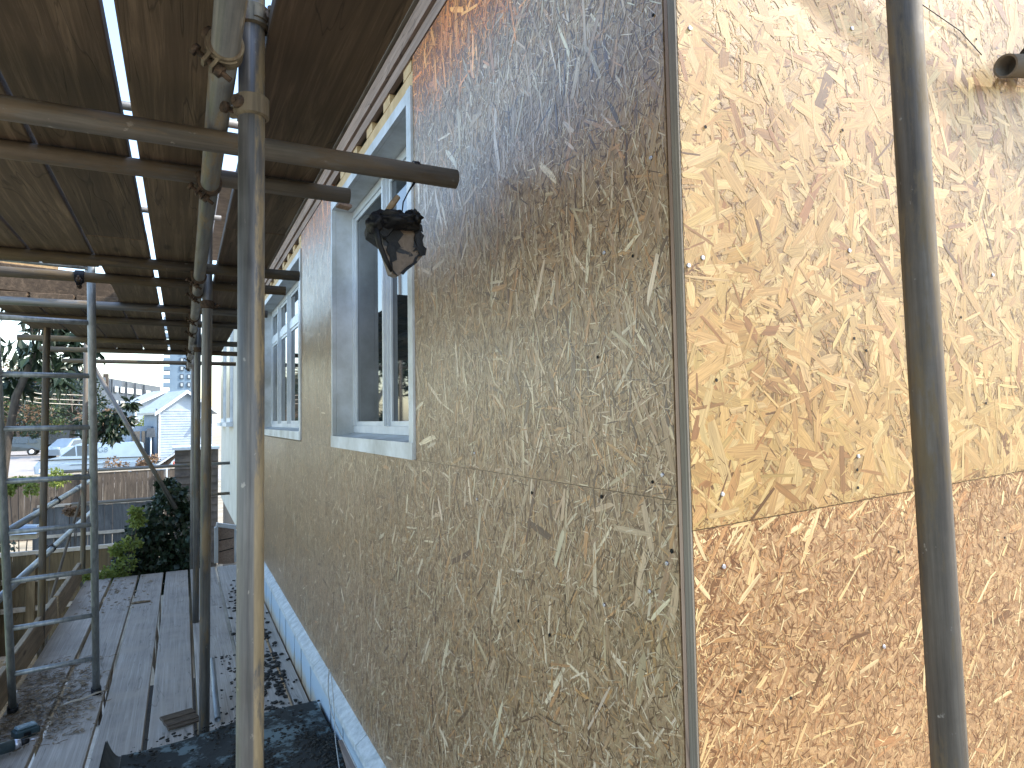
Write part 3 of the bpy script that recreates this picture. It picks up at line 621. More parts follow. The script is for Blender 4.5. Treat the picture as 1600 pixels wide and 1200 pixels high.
for (xa, xb, segs, where) in UB:
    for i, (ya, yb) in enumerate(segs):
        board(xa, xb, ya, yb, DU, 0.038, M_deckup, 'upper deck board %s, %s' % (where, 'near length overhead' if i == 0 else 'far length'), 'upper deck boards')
LB = [-0.895, -0.640, -0.395, -0.157, 0.078, 0.345, 0.575]
names = ['along the toe boards', 'second from the toe boards', 'third from the toe boards', 'left of the far upright poles', 'right of the far upright poles', 'next to the plinth side board']
for i in range(6):
    cut = [5.6, 4.3, 9, 9, 6.4, 9][i]
    if cut > 8: board(LB[i]+0.012, LB[i+1]-0.012, 0.4, 8.1, LOW-0.038, 0.038, M_decklow, 'walkway board '+names[i], 'walkway boards')
    else:
        board(LB[i]+0.012, LB[i+1]-0.012, 0.4, cut, LOW-0.038, 0.038, M_decklow, 'walkway board %s, near length' % names[i], 'walkway boards')
        board(LB[i]+0.012, LB[i+1]-0.012, cut+0.004, 8.1, LOW-0.038, 0.038, M_decklow, 'walkway board %s, far length' % names[i], 'walkway boards')
board(0.583, 0.664, 0.4, 8.1, LOW-0.038, 0.036, M_decklow, 'narrow walkway strip against the painted plinth', 'walkway boards')
for i, (ya, yb) in enumerate(((2.4, 4.9), (4.95, 6.6), (6.65, 8.1))):
    o = MB().box((-0.019, -(yb-ya)/2, 0), (0.019, (yb-ya)/2, 0.19), 0.004).build('toe_board', M_sleeper, None, P(-0.925, (ya+yb)/2, LOW), (0, random.uniform(-0.08, 0.02), 0.006*(i-1)))
    tag(o, ['weathered toe board at the lower left corner', 'middle toe board standing on the walkway edge', 'far toe board near the leafy bush'][i], 'toe board', 'toe boards')
for i, x in enumerate((-0.985, 0.11)):
    tube_obj('ledger_tube', P(x, 0.4, LOW-0.07), P(x, 8.6, LOW-0.07), M_tube, ['tube carrying the walkway under its garden edge', 'tube carrying the walkway under its middle'][i], 'scaffold tube', 'ledger tubes')
# ladder -----------------------------------------------------------
lad = empty('ladder', P(-0.67, 4.66, LOW), 'grey metal ladder leaning through the hatch in the upper deck', 'ladder')
dyh = -0.325
fr_, fl_ = Vector((-0.448, 4.70, LOW)), Vector((-0.838, 4.63, LOW))
def lp(f, h): return P(f.x+0.010*(h-LOW), f.y+dyh*(h-LOW), h)
for f_ in (fr_, fl_): MB().tube(lp(f_, LOW), lp(f_, 1.7), 0.0195, n=16, hollow=0.003).build('rail', M_ladder, lad)
for i in range(12):
    h = LOW+0.235+0.272*i; MB().tube(lp(fl_, h), lp(fr_, h), 0.0135, n=14).build('rung', M_ladder, lad)
for f_ in (fr_, fl_): MB().tube(lp(f_, LOW), lp(f_, LOW+0.04), 0.027, n=16).build('foot', M_blackpl, lad)
exec_rest = True
# ================================================================= THINGS ON THE WALKWAY
# felt covered lean-to roof in the lower right of the walkway
fe = empty('felt_roof', P(0.2, 2.6, -1.58), 'low green felt covered roof strewn with black moss, with a raised lip', 'flat roof')
fz = -1.50
cn = [P(-0.235, 3.52, fz), P(0.655, 3.70, fz), P(0.655, 0.5, fz), P(-0.235, 0.5, fz)]
nx_, ny_ = 36, 90; gv = []; gf = []
for j in range(ny_+1):
    for i in range(nx_+1):
        u = i/nx_; v = j/ny_; p = cn[3].lerp(cn[2], u).lerp(cn[0].lerp(cn[1], u), v)
        gv.append((p.x, p.y, p.z + 0.010*math.sin(u*7+v*3) + random.uniform(-0.0015, 0.0015)))
gf = [(j*(nx_+1)+i, j*(nx_+1)+i+1, (j+1)*(nx_+1)+i+1, (j+1)*(nx_+1)+i) for j in range(ny_) for i in range(nx_)]
fm = MB(); fm.add(gv, gf, True); fm.prism([cn[0]+Vector((0,0,-0.012)), cn[1]+Vector((0,0,-0.012)), cn[2]+Vector((0,0,-0.012)), cn[3]+Vector((0,0,-0.012))], (0,0,-0.09))
fm.build('felt_sheet', M_felt, fe)
lp_ = MB(); lipf = []
for k in range(7):
    t = k/6; lipf.append((-0.235-0.055*t, 0.006+0.085*t*t))
v = []; 
for (x, dz) in lipf: v += [P(x, 3.50+ (0.0), fz+dz), P(x, 0.5, fz+dz)]
lp_.add(v, [(2*i, 2*i+1, 2*i+3, 2*i+2) for i in range(6)], True)
v2 = [Vector(q)+Vector((-0.006, 0.003, -0.004)) for q in v]; lp_.add(v2, [(2*i, 2*i+2, 2*i+3, 2*i+1) for i in range(6)], True)
lp_.build('lip', simple('dark_felt_lip', (0.035, 0.04, 0.045), (0.07, 0.08, 0.085), 20, 0.7), fe)
ms = MB()
for i in range(11000):
    x = random.uniform(-0.20, 0.66); y = random.uniform(2.0, 3.66)
    dens = math.sin(x*9+y*5)+math.sin(y*13-x*4)+random.uniform(-1.2, 1.6)
    edge = (3.56+0.2*x)-y
    if dens < -0.2 or (edge < 0.22 and random.random() < 0.80) : continue
    r = random.choice((0.002,0.003,0.004,0.007)); ms.blob(P(x, y, fz+0.008), r, 4 if r < 0.004 else 6, 0.4, (1.4, 1.2, 0.7))
tag(ms.build('moss', M_moss), 'black moss clumps and grit lying on the felt roof', 'moss', kind='stuff')
ms = MB()
for i in range(420):
    y = random.triangular(3.75, 7.6, 4.4); x = random.gauss(0.50, 0.07)
    if x > 0.65: continue
    ms.blob(P(x, y, LOW+0.004), random.uniform(0.004, 0.016), 6, 0.4, (1.3, 1.5, 0.5))
for i in range(90): ms.blob(P(random.gauss(0.30, 0.06), random.uniform(3.8, 5), LOW+0.003), random.uniform(0.003, 0.010), 6, 0.4, (1.2, 1.6, 0.4))
tag(ms.build('dirt_clumps', M_moss), 'dark dirt crumbs on the walkway beside the plinth', 'dirt', kind='stuff')
st = MB()
for i in range(1300):     # twigs and dry leaves at the ladder foot
    x = random.triangular(-0.88, -0.38, -0.80); y = random.triangular(4.0, 5.5, 4.5); a = random.uniform(0, math.pi); L = random.uniform(0.01, 0.055)
    p = P(x, y, LOW+random.uniform(0.002, 0.016)); q = p+Vector((math.cos(a)*L, math.sin(a)*L, random.uniform(-0.004, 0.006)))
    if random.random() < 0.45: st.path([p, (p+q)/2+Vector((random.uniform(-.004,.004), 0, 0.003)), q], random.uniform(0.0008, 0.002), 5)
    else:
        w = Vector((-math.sin(a), math.cos(a), random.uniform(-.3,.3)))*L*0.22; st.add([p, (p+q)/2+w, q, (p+q)/2-w+Vector((0,0,0.003))], [(0,1,2,3)])
for i in range(160):
    x = random.triangular(-0.88, -0.1, -0.6); y = random.uniform(6.6, 8.0); a = random.uniform(0, math.pi); L = random.uniform(0.015, 0.05)
    p = P(x, y, LOW+0.004); q = p+Vector((math.cos(a)*L, math.sin(a)*L, 0.004)); w = Vector((-math.sin(a), math.cos(a), .2))*L*0.25
    st.add([p, (p+q)/2+w, q, (p+q)/2-w], [(0,1,2,3)])
tag(st.build('leaf_litter', M_debris), 'dry twigs and leaf litter on the walkway at the ladder foot', 'leaf litter', kind='stuff')
a = on_h(95, 1103, LOW+0.01); c_ = on_h(130, 1092, LOW+0.02); e_ = on_h(168, 1078, LOW+0.012)
tag(MB().path([a, a.lerp(c_, .5)+Vector((0,0,.006)), c_, c_.lerp(e_, .5)+Vector((0,.01,.004)), e_], [0.006,0.0075,0.007,0.006,0.004], 8).build('stick', simple('pale_stick', (0.35,0.30,0.24), (0.5,0.45,0.38), 20)), 'pale bent stick lying from the litter to the board gap', 'stick')
a = on_h(205, 943, LOW+0.008); c_ = on_h(235, 939, LOW+0.008)
tag(MB().path([a, a.lerp(c_, .5)+Vector((0,0,.004)), c_], [0.009, 0.011, 0.008], 8).build('stick', M_debris), 'short brown stick crossing a board gap midway along the walkway', 'stick')
# offcut of ridged brown cladding by the pole
p = on_h(282, 1126, LOW+0.02); of = MB()
for k in range(5):
    y0 = -0.055+k*0.024; of.box((-0.085, y0, 0.004*(k%2)), (0.085, y0+0.0235, 0.012+0.004*(k%2)), 0.002)
o = of.build('cladding_offcut', simple('brown_cladding', (0.06, 0.045, 0.035), (0.15, 0.115, 0.08), 20, 0.7, sc=(1, 8, 8)), None, p, (0.28, 0.06, 0.42))
tag(o, 'brown ridged offcut lying at the foot of the pole behind the felt roof', 'offcut')
tube_obj('tube_offcut', on_h(340, 1124, LOW+0.02), on_h(331, 1062, LOW+0.035)+Vector((0,0,.12)), M_ladder, 'short pale tube leaning beside the pole behind the felt roof', 'tube offcut', r=0.016, hollow=0.002)
# power tool and battery
def cord_tool():
    p = on_h(40, 1150, LOW); e = empty('battery_pack', p, 'teal grey tool battery with a small white label, among the litter', 'battery')
    e.rotation_euler = (0,0,0)
    o = MB().box((-0.055,-0.035,0.0), (0.055,0.035,0.045), 0.008).build('case', simple('teal_plastic', (0.03,0.055,0.065), (0.06,0.10,0.115), 20, 0.45), e, (0,0,0), (0,0,0.5))
    MB().box((-0.045,-0.028,0.0452), (0.045,0.028,0.058), 0.006).build('terminal_block', simple('pale_teal_plastic', (0.12,0.18,0.21), (0.2,0.28,0.32), 20, 0.4), e, (0,0,0), (0,0,0.5))
    MB().box((0.0555,-0.015,0.012), (0.0563,0.015,0.034)).build('sticker', M_cap, e, (0,0,0), (0,0,0.5))
    MB().box((-0.02,-0.0362,0.012), (0.012,-0.0354,0.030)).build('catch', M_blackpl, e, (0,0,0), (0,0,0.5))
    p = on_h(8, 1172, LOW+0.03); e = empty('cordless_drill', p, 'teal grey cordless drill with silver collar lying at the lower left corner', 'drill')
    rt = (0,0,0.35)
    MB().tube((-0.16,0,0.012), (0.035,0,0.012), 0.030, 0.027, 18).build('body', simple('drill_plastic', (0.03,0.05,0.06), (0.06,0.09,0.10), 20, 0.4), e, (0,0,0), rt)
    MB().tube((0.036,0,0.012), (0.062,0,0.012), 0.026, 0.018, 18).build('collar', M_screw, e, (0,0,0), rt)
    MB().tube((0.0625,0,0.012), (0.095,0,0.012), 0.017, 0.012, 16).build('chuck', M_blackpl, e, (0,0,0), rt)
    MB().tube((0.0955,0,0.012), (0.140,0,0.012), 0.0035, n=8).build('bit', M_screw, e, (0,0,0), rt)
    MB().prism([(-0.12,-0.018,-0.005),(-0.07,-0.018,-0.005),(-0.09,-0.15,-0.012),(-0.14,-0.15,-0.012)], (0,0,0.032)).build('handle', M_blackpl, e, (0,0,0), rt)
cord_tool()
# cables by the plinth
def cable(pts, r, label):
    P3 = [on_h(x, y, h) for x, y, h in pts]; P3 = [on_x(q[0], q[1], 0.648) if p_.x > 0.648 else p_ for p_, q in zip(P3, pts)]; out = []
    for i in range(len(P3)-1):
        for k in range(4): out.append(P3[i].lerp(P3[i+1], k/4))
    out.append(P3[-1]); 
    for _ in range(3): out = [out[0]]+[(out[i-1]+out[i]*2+out[i+1])/4 for i in range(1, len(out)-1)]+[out[-1]]
    tag(MB().path(out, r, 8).build('cable', M_wire), label, 'cable', 'cables by the plinth')
cable([(514, 1046, -1.42), (512, 1078, -1.46), (517, 1115, -1.47), (533, 1150, -1.475), (560, 1205, -1.475)], 0.0028, 'pale cable hanging from the ledge and curving right over the felt roof')
cable([(517, 1050, -1.42), (522, 1100, -1.46), (523, 1150, -1.475), (531, 1205, -1.475)], 0.0022, 'thin grey cable running straight down beside the curved pale cable')
tag(MB().prism([on_h(529, 1160, -1.485), on_h(537, 1160, -1.485), on_h(556, 1206, -1.485), on_h(543, 1206, -1.485)], (0,0,0.012)).build('wood_strip', M_pinktim), 'thin strip of wood lying between the two cables', 'wood strip')
# stub of bracket + crack cable on the end wall
a = on_y(1445, 10, YE-0.006); c_ = on_y(1500, 48, YE-0.004); e_ = on_y(1534, 86, YE-0.003)
tag(MB().path([a-(c_-a)*0.6, a, c_, e_], 0.0011, 6).build('twig', M_blackpl), 'thin black twig across the bright top of the end wall', 'twig')
# black housing hanging from the thick cross tube
def bp(px, py, y=1.50): return on_y(px, py, y)
hz = empty('light_housing', bp(620, 375), 'torn black plastic housing with bare brown patches, hanging on a wire before the near window', 'broken light housing')
def patchmat():
    m, t, b = mat('peeling_black', 0.45, 0, 0.4); n = noise(t, coords(t, (1,1,1)), 21, 5, 0.6, 0.6); n2 = noise(t, coords(t), 90, 4, 0.6)
    c = mix(t, ramp(t, n, [(0.435, 1.0), (0.455, 0.0)]), ramp(t, n2, [(0.3, (0.105, 0.078, 0.056)), (0.7, (0.165, 0.125, 0.092))]), (0.008, 0.009, 0.012)); c2 = c
    setc(t, b, c); bump(t, b, n, 0.6, 0.006); return m
M_patch = patchmat()
front = [bp(596,362), bp(618,352), bp(648,346), bp(657,352), bp(660,372), bp(664,395), bp(652,410), bp(634,424), bp(621,432), bp(612,428), bp(602,398)]
back = [v_+Vector((0.012, 0.075, 0.012)) for v_ in front]; n = len(front); s = MB()
s.add(front+back, [tuple(reversed(range(n))), tuple(range(n, 2*n))]+[(i, (i+1)%n, n+(i+1)%n, n+i) for i in range(n)]); s.build('body', M_patch, hz)
s = MB()   # crumpled hood wrapping the top
hood = [bp(575,344,1.47), bp(580,333,1.47), bp(594,326,1.48), bp(612,333,1.47), bp(634,338,1.47), bp(640,327,1.48), bp(652,340,1.48), bp(657,354,1.48), bp(640,352,1.478), bp(616,356,1.478), bp(604,370,1.478), bp(588,362,1.475), bp(577,354,1.47)]
n = len(hood); bk = [v_+Vector((0.02, 0.115, -0.005+random.uniform(-.01,.01))) for v_ in hood]
s.add(hood+bk, [tuple(reversed(range(n))), tuple(range(n, 2*n))]+[(i, (i+1)%n, n+(i+1)%n, n+i) for i in range(n)]); s.build('hood', M_blackpl, hz)
from mathutils import noise as mn
def crumple(s, c, rad, tilt, seed, amp=0.35, n=34):
    c = Vector(c); v = []; f = []; rt = Matrix.Rotation(tilt, 3, 'Y')
    for i in range(n+1):
        th = math.pi*i/n
        for k in range(n):
            ph = 2*math.pi*k/n; e_ = Vector((math.sin(th)*math.cos(ph), math.sin(th)*math.sin(ph), math.cos(th)))
            q_ = 1+amp*mn.noise(e_*1.9+Vector((seed, 0, 0)))+amp*0.7*abs(mn.noise(e_*4.3+Vector((0, seed, 0))))-amp*0.25+0.08*mn.noise(e_*11)
            v.append(c+rt@Vector((e_.x*rad[0], e_.y*rad[1], e_.z*rad[2]))*q_)
    for i in range(n):
        for k in range(n): f.append((i*n+k, (i+1)*n+k, (i+1)*n+(k+1)%n, i*n+(k+1)%n))
    s.add(v, f, True)
s = MB(); crumple(s, bp(615,346,1.49), (0.066, 0.045, 0.021), -0.03, 3.0); s.build('crumpled_sleeve', M_blackpl, hz)
s = MB(); crumple(s, bp(586,349,1.475), (0.020, 0.026, 0.026), 0.2, 8.0, 0.3, 24); s.build('rolled_end', M_blackpl, hz)
s = MB(); crumple(s, bp(645,341,1.485), (0.022, 0.03, 0.019), 0.5, 5.0, 0.45, 24); s.build('raised_fold', M_blackpl, hz)
MB().path([bp(587,356,1.465), bp(593,382,1.468), bp(602,404,1.47), bp(612,424,1.475)], [0.008, 0.007, 0.006, 0.004], 8).build('side_strut', M_blackpl, hz)
def skin(pts, jag=0.004, off=-0.004):
    q_ = [bp(x, y, 1.50)+Vector((random.uniform(-jag, jag), off+random.uniform(-.001, .001), random.uniform(-jag, jag))) for x, y in pts]
    MB().prism(q_, (0, 0.003, 0)).build('torn_skin', M_blackpl, hz)
skin([(596,360),(606,357),(617,352),(624,360),(630,368),(622,376),(624,386),(616,392),(618,404),(613,412),(615,424),(621,431),(612,429),(607,414),(609,402),(603,392),(606,380),(600,372)])
skin([(618,352),(634,348),(650,345),(658,350),(660,362),(654,360),(648,366),(644,357),(634,361),(628,357),(622,362)])
skin([(648,364),(654,362),(660,366),(661,376),(657,384),(664,390),(663,398),(655,404),(652,409),(645,412),(648,402),(655,397),(652,390),(646,392),(650,382),(648,374)])
skin([(626,426),(634,418),(650,408),(651,411),(636,423),(629,430)], 0.001)
MB().path([bp(649,283,1.55), bp(638,300,1.545), bp(630,316,1.53), bp(628,334,1.52)], [0.0035, 0.0018, 0.0018, 0.0018], 6).build('wire', M_blackpl, hz)
wc = on_y(649, 270, 1.552); wc.z = HC+0.623; s = MB()
for k_ in (-0.006, 0.0, 0.005): ring(s, wc+Vector((k_, 0, 0)), (1, 0, 0.04*(k_ > 0)), TR+0.0006, TR+0.0028, 0.0016, n=28, ref=(0, 0, 1))
s.build('wire_wrap', M_blackpl, hz)
tag(MB().path([bp(604,333,1.54), bp(613,319,1.54), bp(622,307,1.54)], [0.0075, 0.008, 0.007], 6).build('wood_peg', M_timber), 'small wooden peg sticking up behind the black housing', 'peg')
tag(MB().box((-0.0,-0.02,0.0), (0.045,0.02,0.012), 0.002).build('wood_wedge', M_batten_z, None, on_y(527, 322, 2.2), (0,0.1,0.1)), 'small wooden wedge under the end of the second cross tube', 'wedge')
# sheets seen through the hatch
o = MB().box((-0.45, 0, 0), (0.45, 0.018, 0.42)).build('board_offcut', M_osb_fresh, None, P(-1.20, 4.95, 0.80), (-0.35, 0.12, 0.1)); tag(o, 'pale board offcut leaning above the hatch in the upper deck', 'offcut')
o = MB().box((-0.5, -0.03, 0), (0.6, 0.03, 0.16), 0.004).build('wood_block', M_deckup, None, P(-0.85, 4.72, 0.785), (0, 0.05, 0.05)); tag(o, 'rough brown timber lying across behind the hatch', 'timber')
for i in range(3):
    tube_obj('guard_rail', P(-1.3, 2.0+2.2*i, 1.75+0.05*i), P(0.3, 2.0+2.2*i, 1.75+0.05*i), M_tube, ['near', 'middle', 'far'][i]+' cross tube of the upper lift glimpsed through the broad deck gap', 'scaffold tube', 'upper lift tubes')
# ================================================================= NEIGHBOUR BUILDING, SHED, GATE (far end)
M_cream = simple('cream_render', (0.50, 0.48, 0.41), (0.60, 0.58, 0.51), 3, 0.8)
nb = empty('rendered_house', P(3, 12, -3.2), 'cream rendered house just past the far window, seen between the poles', 'house')
MB().prism([P(0.70, 9.6, -1.5), P(0.70, 14.4, -1.5), P(0.70, 14.4, 3.3), P(0.70, 9.6, 3.3)], (4.5, 0, 0)).build('wall', M_cream, nb)
MB().prism([P(0.74, 9.62, -3.2), P(0.74, 14.38, -3.2), P(0.74, 14.38, -1.502), P(0.74, 9.62, -1.502)], (4.4, 0, 0)).build('wall_base', simple('brown_base', (0.12,0.09,0.07), (0.2,0.15,0.11), 6), nb)
for (y0, y1) in ((11.0, 11.9), (12.9, 13.8)):
    w_ = MB(); w_.box(P(0.66, y0, 0.0), P(0.698, y1, 1.45)); wo = w_.build('window', M_white, nb)
    MB().box(P(0.652, y0+0.07, 0.07), P(0.659, y1-0.07, 1.38)).build('pane', simple('blind', (0.26,0.23,0.18), (0.36,0.32,0.26), 3, 0.3), wo)
    MB().box(P(0.60, y0-0.05, -0.07), P(0.698, y1+0.05, -0.003)).build('sill', M_white, wo)
MB().prism([P(0.45, 9.5, 3.303), P(0.45, 14.5, 3.303), P(0.45, 14.5, 3.42), P(0.45, 9.5, 3.42)], (5, 0, 0)).build('roof', M_tile, nb)
sh = empty('garden_shed', P(0.3, 16, -3.2), 'dark brown shed with ridged horizontal cladding beside the cream wall', 'shed')
sb = MB()
for k in range(16): 
    z = -3.0+k*0.155; sb.prism([P(-0.14, 15.6, z), P(-0.14, 15.57, z), P(-0.14, 15.60, z+0.154)], (0.84, 0, 0))
sb.box(P(-0.12, 15.62, -3.1), P(0.68, 17, -0.58)); sb.build('cladding', simple('shed_cladding', (0.06,0.05,0.045), (0.14,0.115,0.095), 4, 0.8), sh)
MB().box(P(-0.19, 15.5, -0.575), P(0.72, 17.1, -0.52)).build('roof', M_white, sh)
cp = empty('porch_canopy', P(-0.6, 17, -1.0), 'small white edged porch canopy left of the brown shed', 'canopy')
MB().prism([on_y(243,728,18), on_y(277,706,18), on_y(277,712,18), on_y(262,728,18)], (0,1.0,0)).build('roof', M_fence1, cp)
MB().prism([on_y(240,729,17.9), on_y(278,704,17.9), on_y(278,707,17.9), on_y(243,731,17.9)], (0,0.08,0)).build('edge_board', M_white, cp)
MB().prism([on_y(259,729,18), on_y(262,729,18), on_y(262,760,18), on_y(259,760,18)], (0,0.1,0)).build('post', M_white, cp)
gt = empty('white_gate', P(0.5, 9.3, LOW), 'white framed gate with pale board panel at the far end of the walkway', 'gate')
f = MB(); q = [on_y(338,820,9.2), on_y(369,824,9.2), on_y(369,878,9.2), on_y(338,880,9.2)]
def bar(s, a, b, w, dep=0.05, y=None):
    a = Vector(a); b = Vector(b); dd = (b-a).normalized(); n_ = dd.cross(Vector((0,1,0))).normalized()*w/2
    s.prism([a-n_, b-n_, b+n_, a+n_], (0, dep, 0))
bar(f, q[0], q[1], 0.05); bar(f, q[0]+Vector((0,.001,-.03)), q[3], 0.045, 0.048); bar(f, q[1]+Vector((0,.001,-.03)), q[2], 0.045, 0.048); f.build('frame', M_white, gt)
MB().prism([q[0]+Vector((0.02,.02,-.02)), q[1]+Vector((-.02,.02,-.02)), q[2]+Vector((-.02,.02,-.02)), q[3]+Vector((.02,.02,-.02))], (0, 0.015, 0)).build('panel', M_pinktim, gt)
for k in (0.3, 0.6): 
    s = MB(); bar(s, q[0].lerp(q[3], k+0.12)+Vector((.03,.014,0)), q[1].lerp(q[2], k)+Vector((-.03,.014,0)), 0.012, 0.004); s.build('strap', M_blackpl, gt)
# ================================================================= FENCES
def fence(px0, px1, Y, ht, m, label, rails=(), post_step=1.9, sag=0.0, tilt=0.0, bw=0.14):
    x0 = on_y(px0, 700, Y).x; x1 = on_y(px1, 700, Y).x; gh = ground_h(0, Y)
    e = empty('garden_fence', P((x0+x1)/2, Y, gh), label, 'fence', 'garden fences'); s = MB(); x = x0
    while x < x1:
        w = bw*random.uniform(0.95, 1.0); hh = ht+tilt*(x-x0)+random.uniform(-0.015, 0.015); s.box(P(x, Y, gh), P(min(x+w, x1), Y+0.018+random.uniform(0, 0.008), hh)); x += bw
    s.build('boards', m, e)
    s = MB(); s.prism([P(x0, Y-0.02, ht+0.01), P(x1, Y-0.02, ht+0.01+tilt*(x1-x0)), P(x1, Y-0.02, ht+0.06+tilt*(x1-x0)), P(x0, Y-0.02, ht+0.06)], (0, 0.07, 0)); s.build('capping', M_cap, e)
    for r in rails: MB().box(P(x0, Y-0.05, r), P(x1, Y-0.002, r+0.06)).build('rail', M_cap, e)
    x = x0
    while x < x1+0.01: MB().box(P(x-0.05, Y-0.09, gh), P(x+0.05, Y-0.052, ht+0.02)).build('post', m, e); x += post_step
    return e
fence(0, 300, 22.0, -1.42, M_fence1, 'dark brown close boarded fence in front of the parked van', tilt=0.015)
fence(60, 250, 15.6, -1.62, M_fence2, 'blue grey boarded fence behind the ladder and bush', rails=(-2.2,))
fence(-120, 190, 11.2, -1.80, M_fence3, 'brown fence with three pale rails behind the guard rails', rails=(-2.16, -2.55), post_step=1.2)
sl_ = MB().box(P(-2.6, 8.6, -3.2), P(-0.9, 8.75, -2.85), 0.01).build('timber_sleeper', M_sleeper); tag(sl_, 'long timber sleeper edging the paved garden', 'sleeper', 'garden sleepers')
sl_ = MB().box(P(-2.6, 9.9, -3.2), P(-0.9, 10.05, -2.80), 0.01).build('timber_sleeper', M_sleeper); tag(sl_, 'second timber sleeper nearer the brown fence', 'sleeper', 'garden sleepers')
# glass cold frame / blue sheet behind the rails
cf = empty('cold_frame', P(-2.4, 10.6, -2.0), 'blue topped garden box behind the guard rails at the far left', 'garden box')
MB().prism([on_y(14,822,10.7), on_y(57,822,10.7), on_y(57,834,10.5), on_y(14,836,10.5)], (0, 0.25, -0.01)).build('lid', simple('blue_lid', (0.10,0.16,0.25), (0.18,0.25,0.36), 5, 0.35), cf)
MB().prism([on_y(14,837,10.6), on_y(57,835,10.6), on_y(57,842,10.6), on_y(14,844,10.6)], (0, 0.5, 0)).build('rim', M_cap, cf)
MB().box(P(-2.75, 10.65, -3.2), P(-2.15, 11.0, -1.84)).build('body', M_fence3, cf)
# ================================================================= PLANTS
def leafmat(name, c1, c2, rough=0.5, trans=0.0):
    m, t, b = mat(name, rough, 0, 0.4); ge = N(t, 'ShaderNodeNewGeometry'); n = noise(t, coords(t), 3.0, 3)
    c = mix(t, 0.5, ramp(t, ge.outputs['Random Per Island'], [(0.0, c1), (1.0, c2)]), ramp(t, n, [(0.3, c1), (0.7, c2)]))
    setc(t, b, c)
    if trans:
        tr = N(t, 'ShaderNodeBsdfTranslucent'); t.links.new(c, tr.inputs[0]); mx = N(t, 'ShaderNodeMixShader'); mx.inputs[0].default_value = trans
        t.links.new(b.outputs[0], mx.inputs[1]); t.links.new(tr.outputs[0], mx.inputs[2]); t.links.new(mx.outputs[0], t.nodes['Material Output'].inputs[0])
    return m
M_leafdark = leafmat('dark_leaf', (0.012, 0.022, 0.014), (0.035, 0.06, 0.03), 0.4, 0.15)
M_leafmid = leafmat('mid_leaf', (0.035, 0.06, 0.02), (0.09, 0.13, 0.04), 0.5, 0.25)
M_leafyel = leafmat('yellow_green_leaf', (0.10, 0.15, 0.03), (0.26, 0.30, 0.07), 0.5, 0.35)
M_leafred = leafmat('rusty_leaf', (0.10, 0.06, 0.035), (0.26, 0.17, 0.10), 0.6, 0.2)
M_bark = simple('bark', (0.035, 0.03, 0.027), (0.10, 0.085, 0.07), 12, 0.9, sc=(1, 1, 0.3), bs=0.8, bd=0.02)
def leaves(s, c, rad, n, L, W, droop=0.2, shell=0.4, lobes=None):
    c = np.array(c); rad = np.array(rad)
    u = rng.normal(size=(n, 3)); u /= np.linalg.norm(u, axis=1)[:, None]
    r = rng.uniform(shell, 1, n)**0.7
    p = c + u*r[:, None]*rad
    if lobes is not None:
        k = rng.integers(0, len(lobes), n); lc = np.array([q[0] for q in lobes]); lr = np.array([q[1] for q in lobes])
        p = lc[k] + u*r[:, None]*lr[k][:, None]*np.array([1, 1, 0.8])
    d = rng.normal(size=(n, 3)) + u*0.6; d[:, 2] -= droop*2; d /= np.linalg.norm(d, axis=1)[:, None]
    q = np.cross(d, rng.normal(size=(n, 3))); q /= np.linalg.norm(q, axis=1)[:, None]; nn = np.cross(d, q)
    l = L*rng.uniform(0.6, 1.2, n)[:, None]; w = W*rng.uniform(0.7, 1.2, n)[:, None]
    a = p; m1 = p+d*l*0.5+q*w*0.5+nn*l*0.06; e = p+d*l-nn*l*0.05; m2 = p+d*l*0.5-q*w*0.5+nn*l*0.06; mm = p+d*l*0.5
    V_ = np.stack([a, m1, e, m2, mm], 1).reshape(-1, 3); o = len(s.v)
    s.v += [tuple(x) for x in V_.tolist()]
    for i in range(n): k = o+i*5; s.f += [(k, k+1, k+2, k+4), (k, k+4, k+2, k+3)]
    s.sm += [False]*(2*n)
def plant(name, base, lobes, n, L, W, m, label, cat, droop=0.2, trunk=None, group=None, m2=None):
    e = empty(name, base, label, cat, group); s = MB(); leaves(s, base, (1,1,1), n, L, W, droop, 0.3, lobes); s.build('crown' if trunk else 'foliage', m, e)
    t = MB(); b0 = Vector(base)
    if trunk:
        pts, rr = trunk; t.path(pts, rr, 10)
        for (lc, lr) in lobes:
            t.path([Vector(pts[-1])*0.6+Vector(pts[-2])*0.4, (Vector(pts[-1])+Vector(lc))/2+Vector((random.uniform(-.1,.1),)*3)*lr, Vector(lc)], [rr[-1]*0.7, rr[-1]*0.45, rr[-1]*0.15], 6)
        t.build('trunk', M_bark, e)
    else:
        for (lc, lr) in lobes[:14]: t.path([b0+Vector((random.uniform(-.1,.1), random.uniform(-.1,.1), 0)), (b0+Vector(lc))/2, Vector(lc)], [0.012, 0.009, 0.004], 5)
        t.build('stems', M_bark, e)
    return e
def lob(cx, n, sp, r0, r1):
    return [((cx[0]+random.uniform(-sp[0], sp[0]), cx[1]+random.uniform(-sp[1], sp[1]), cx[2]+random.uniform(-sp[2], sp[2])), random.uniform(r0, r1)) for _ in range(n)]
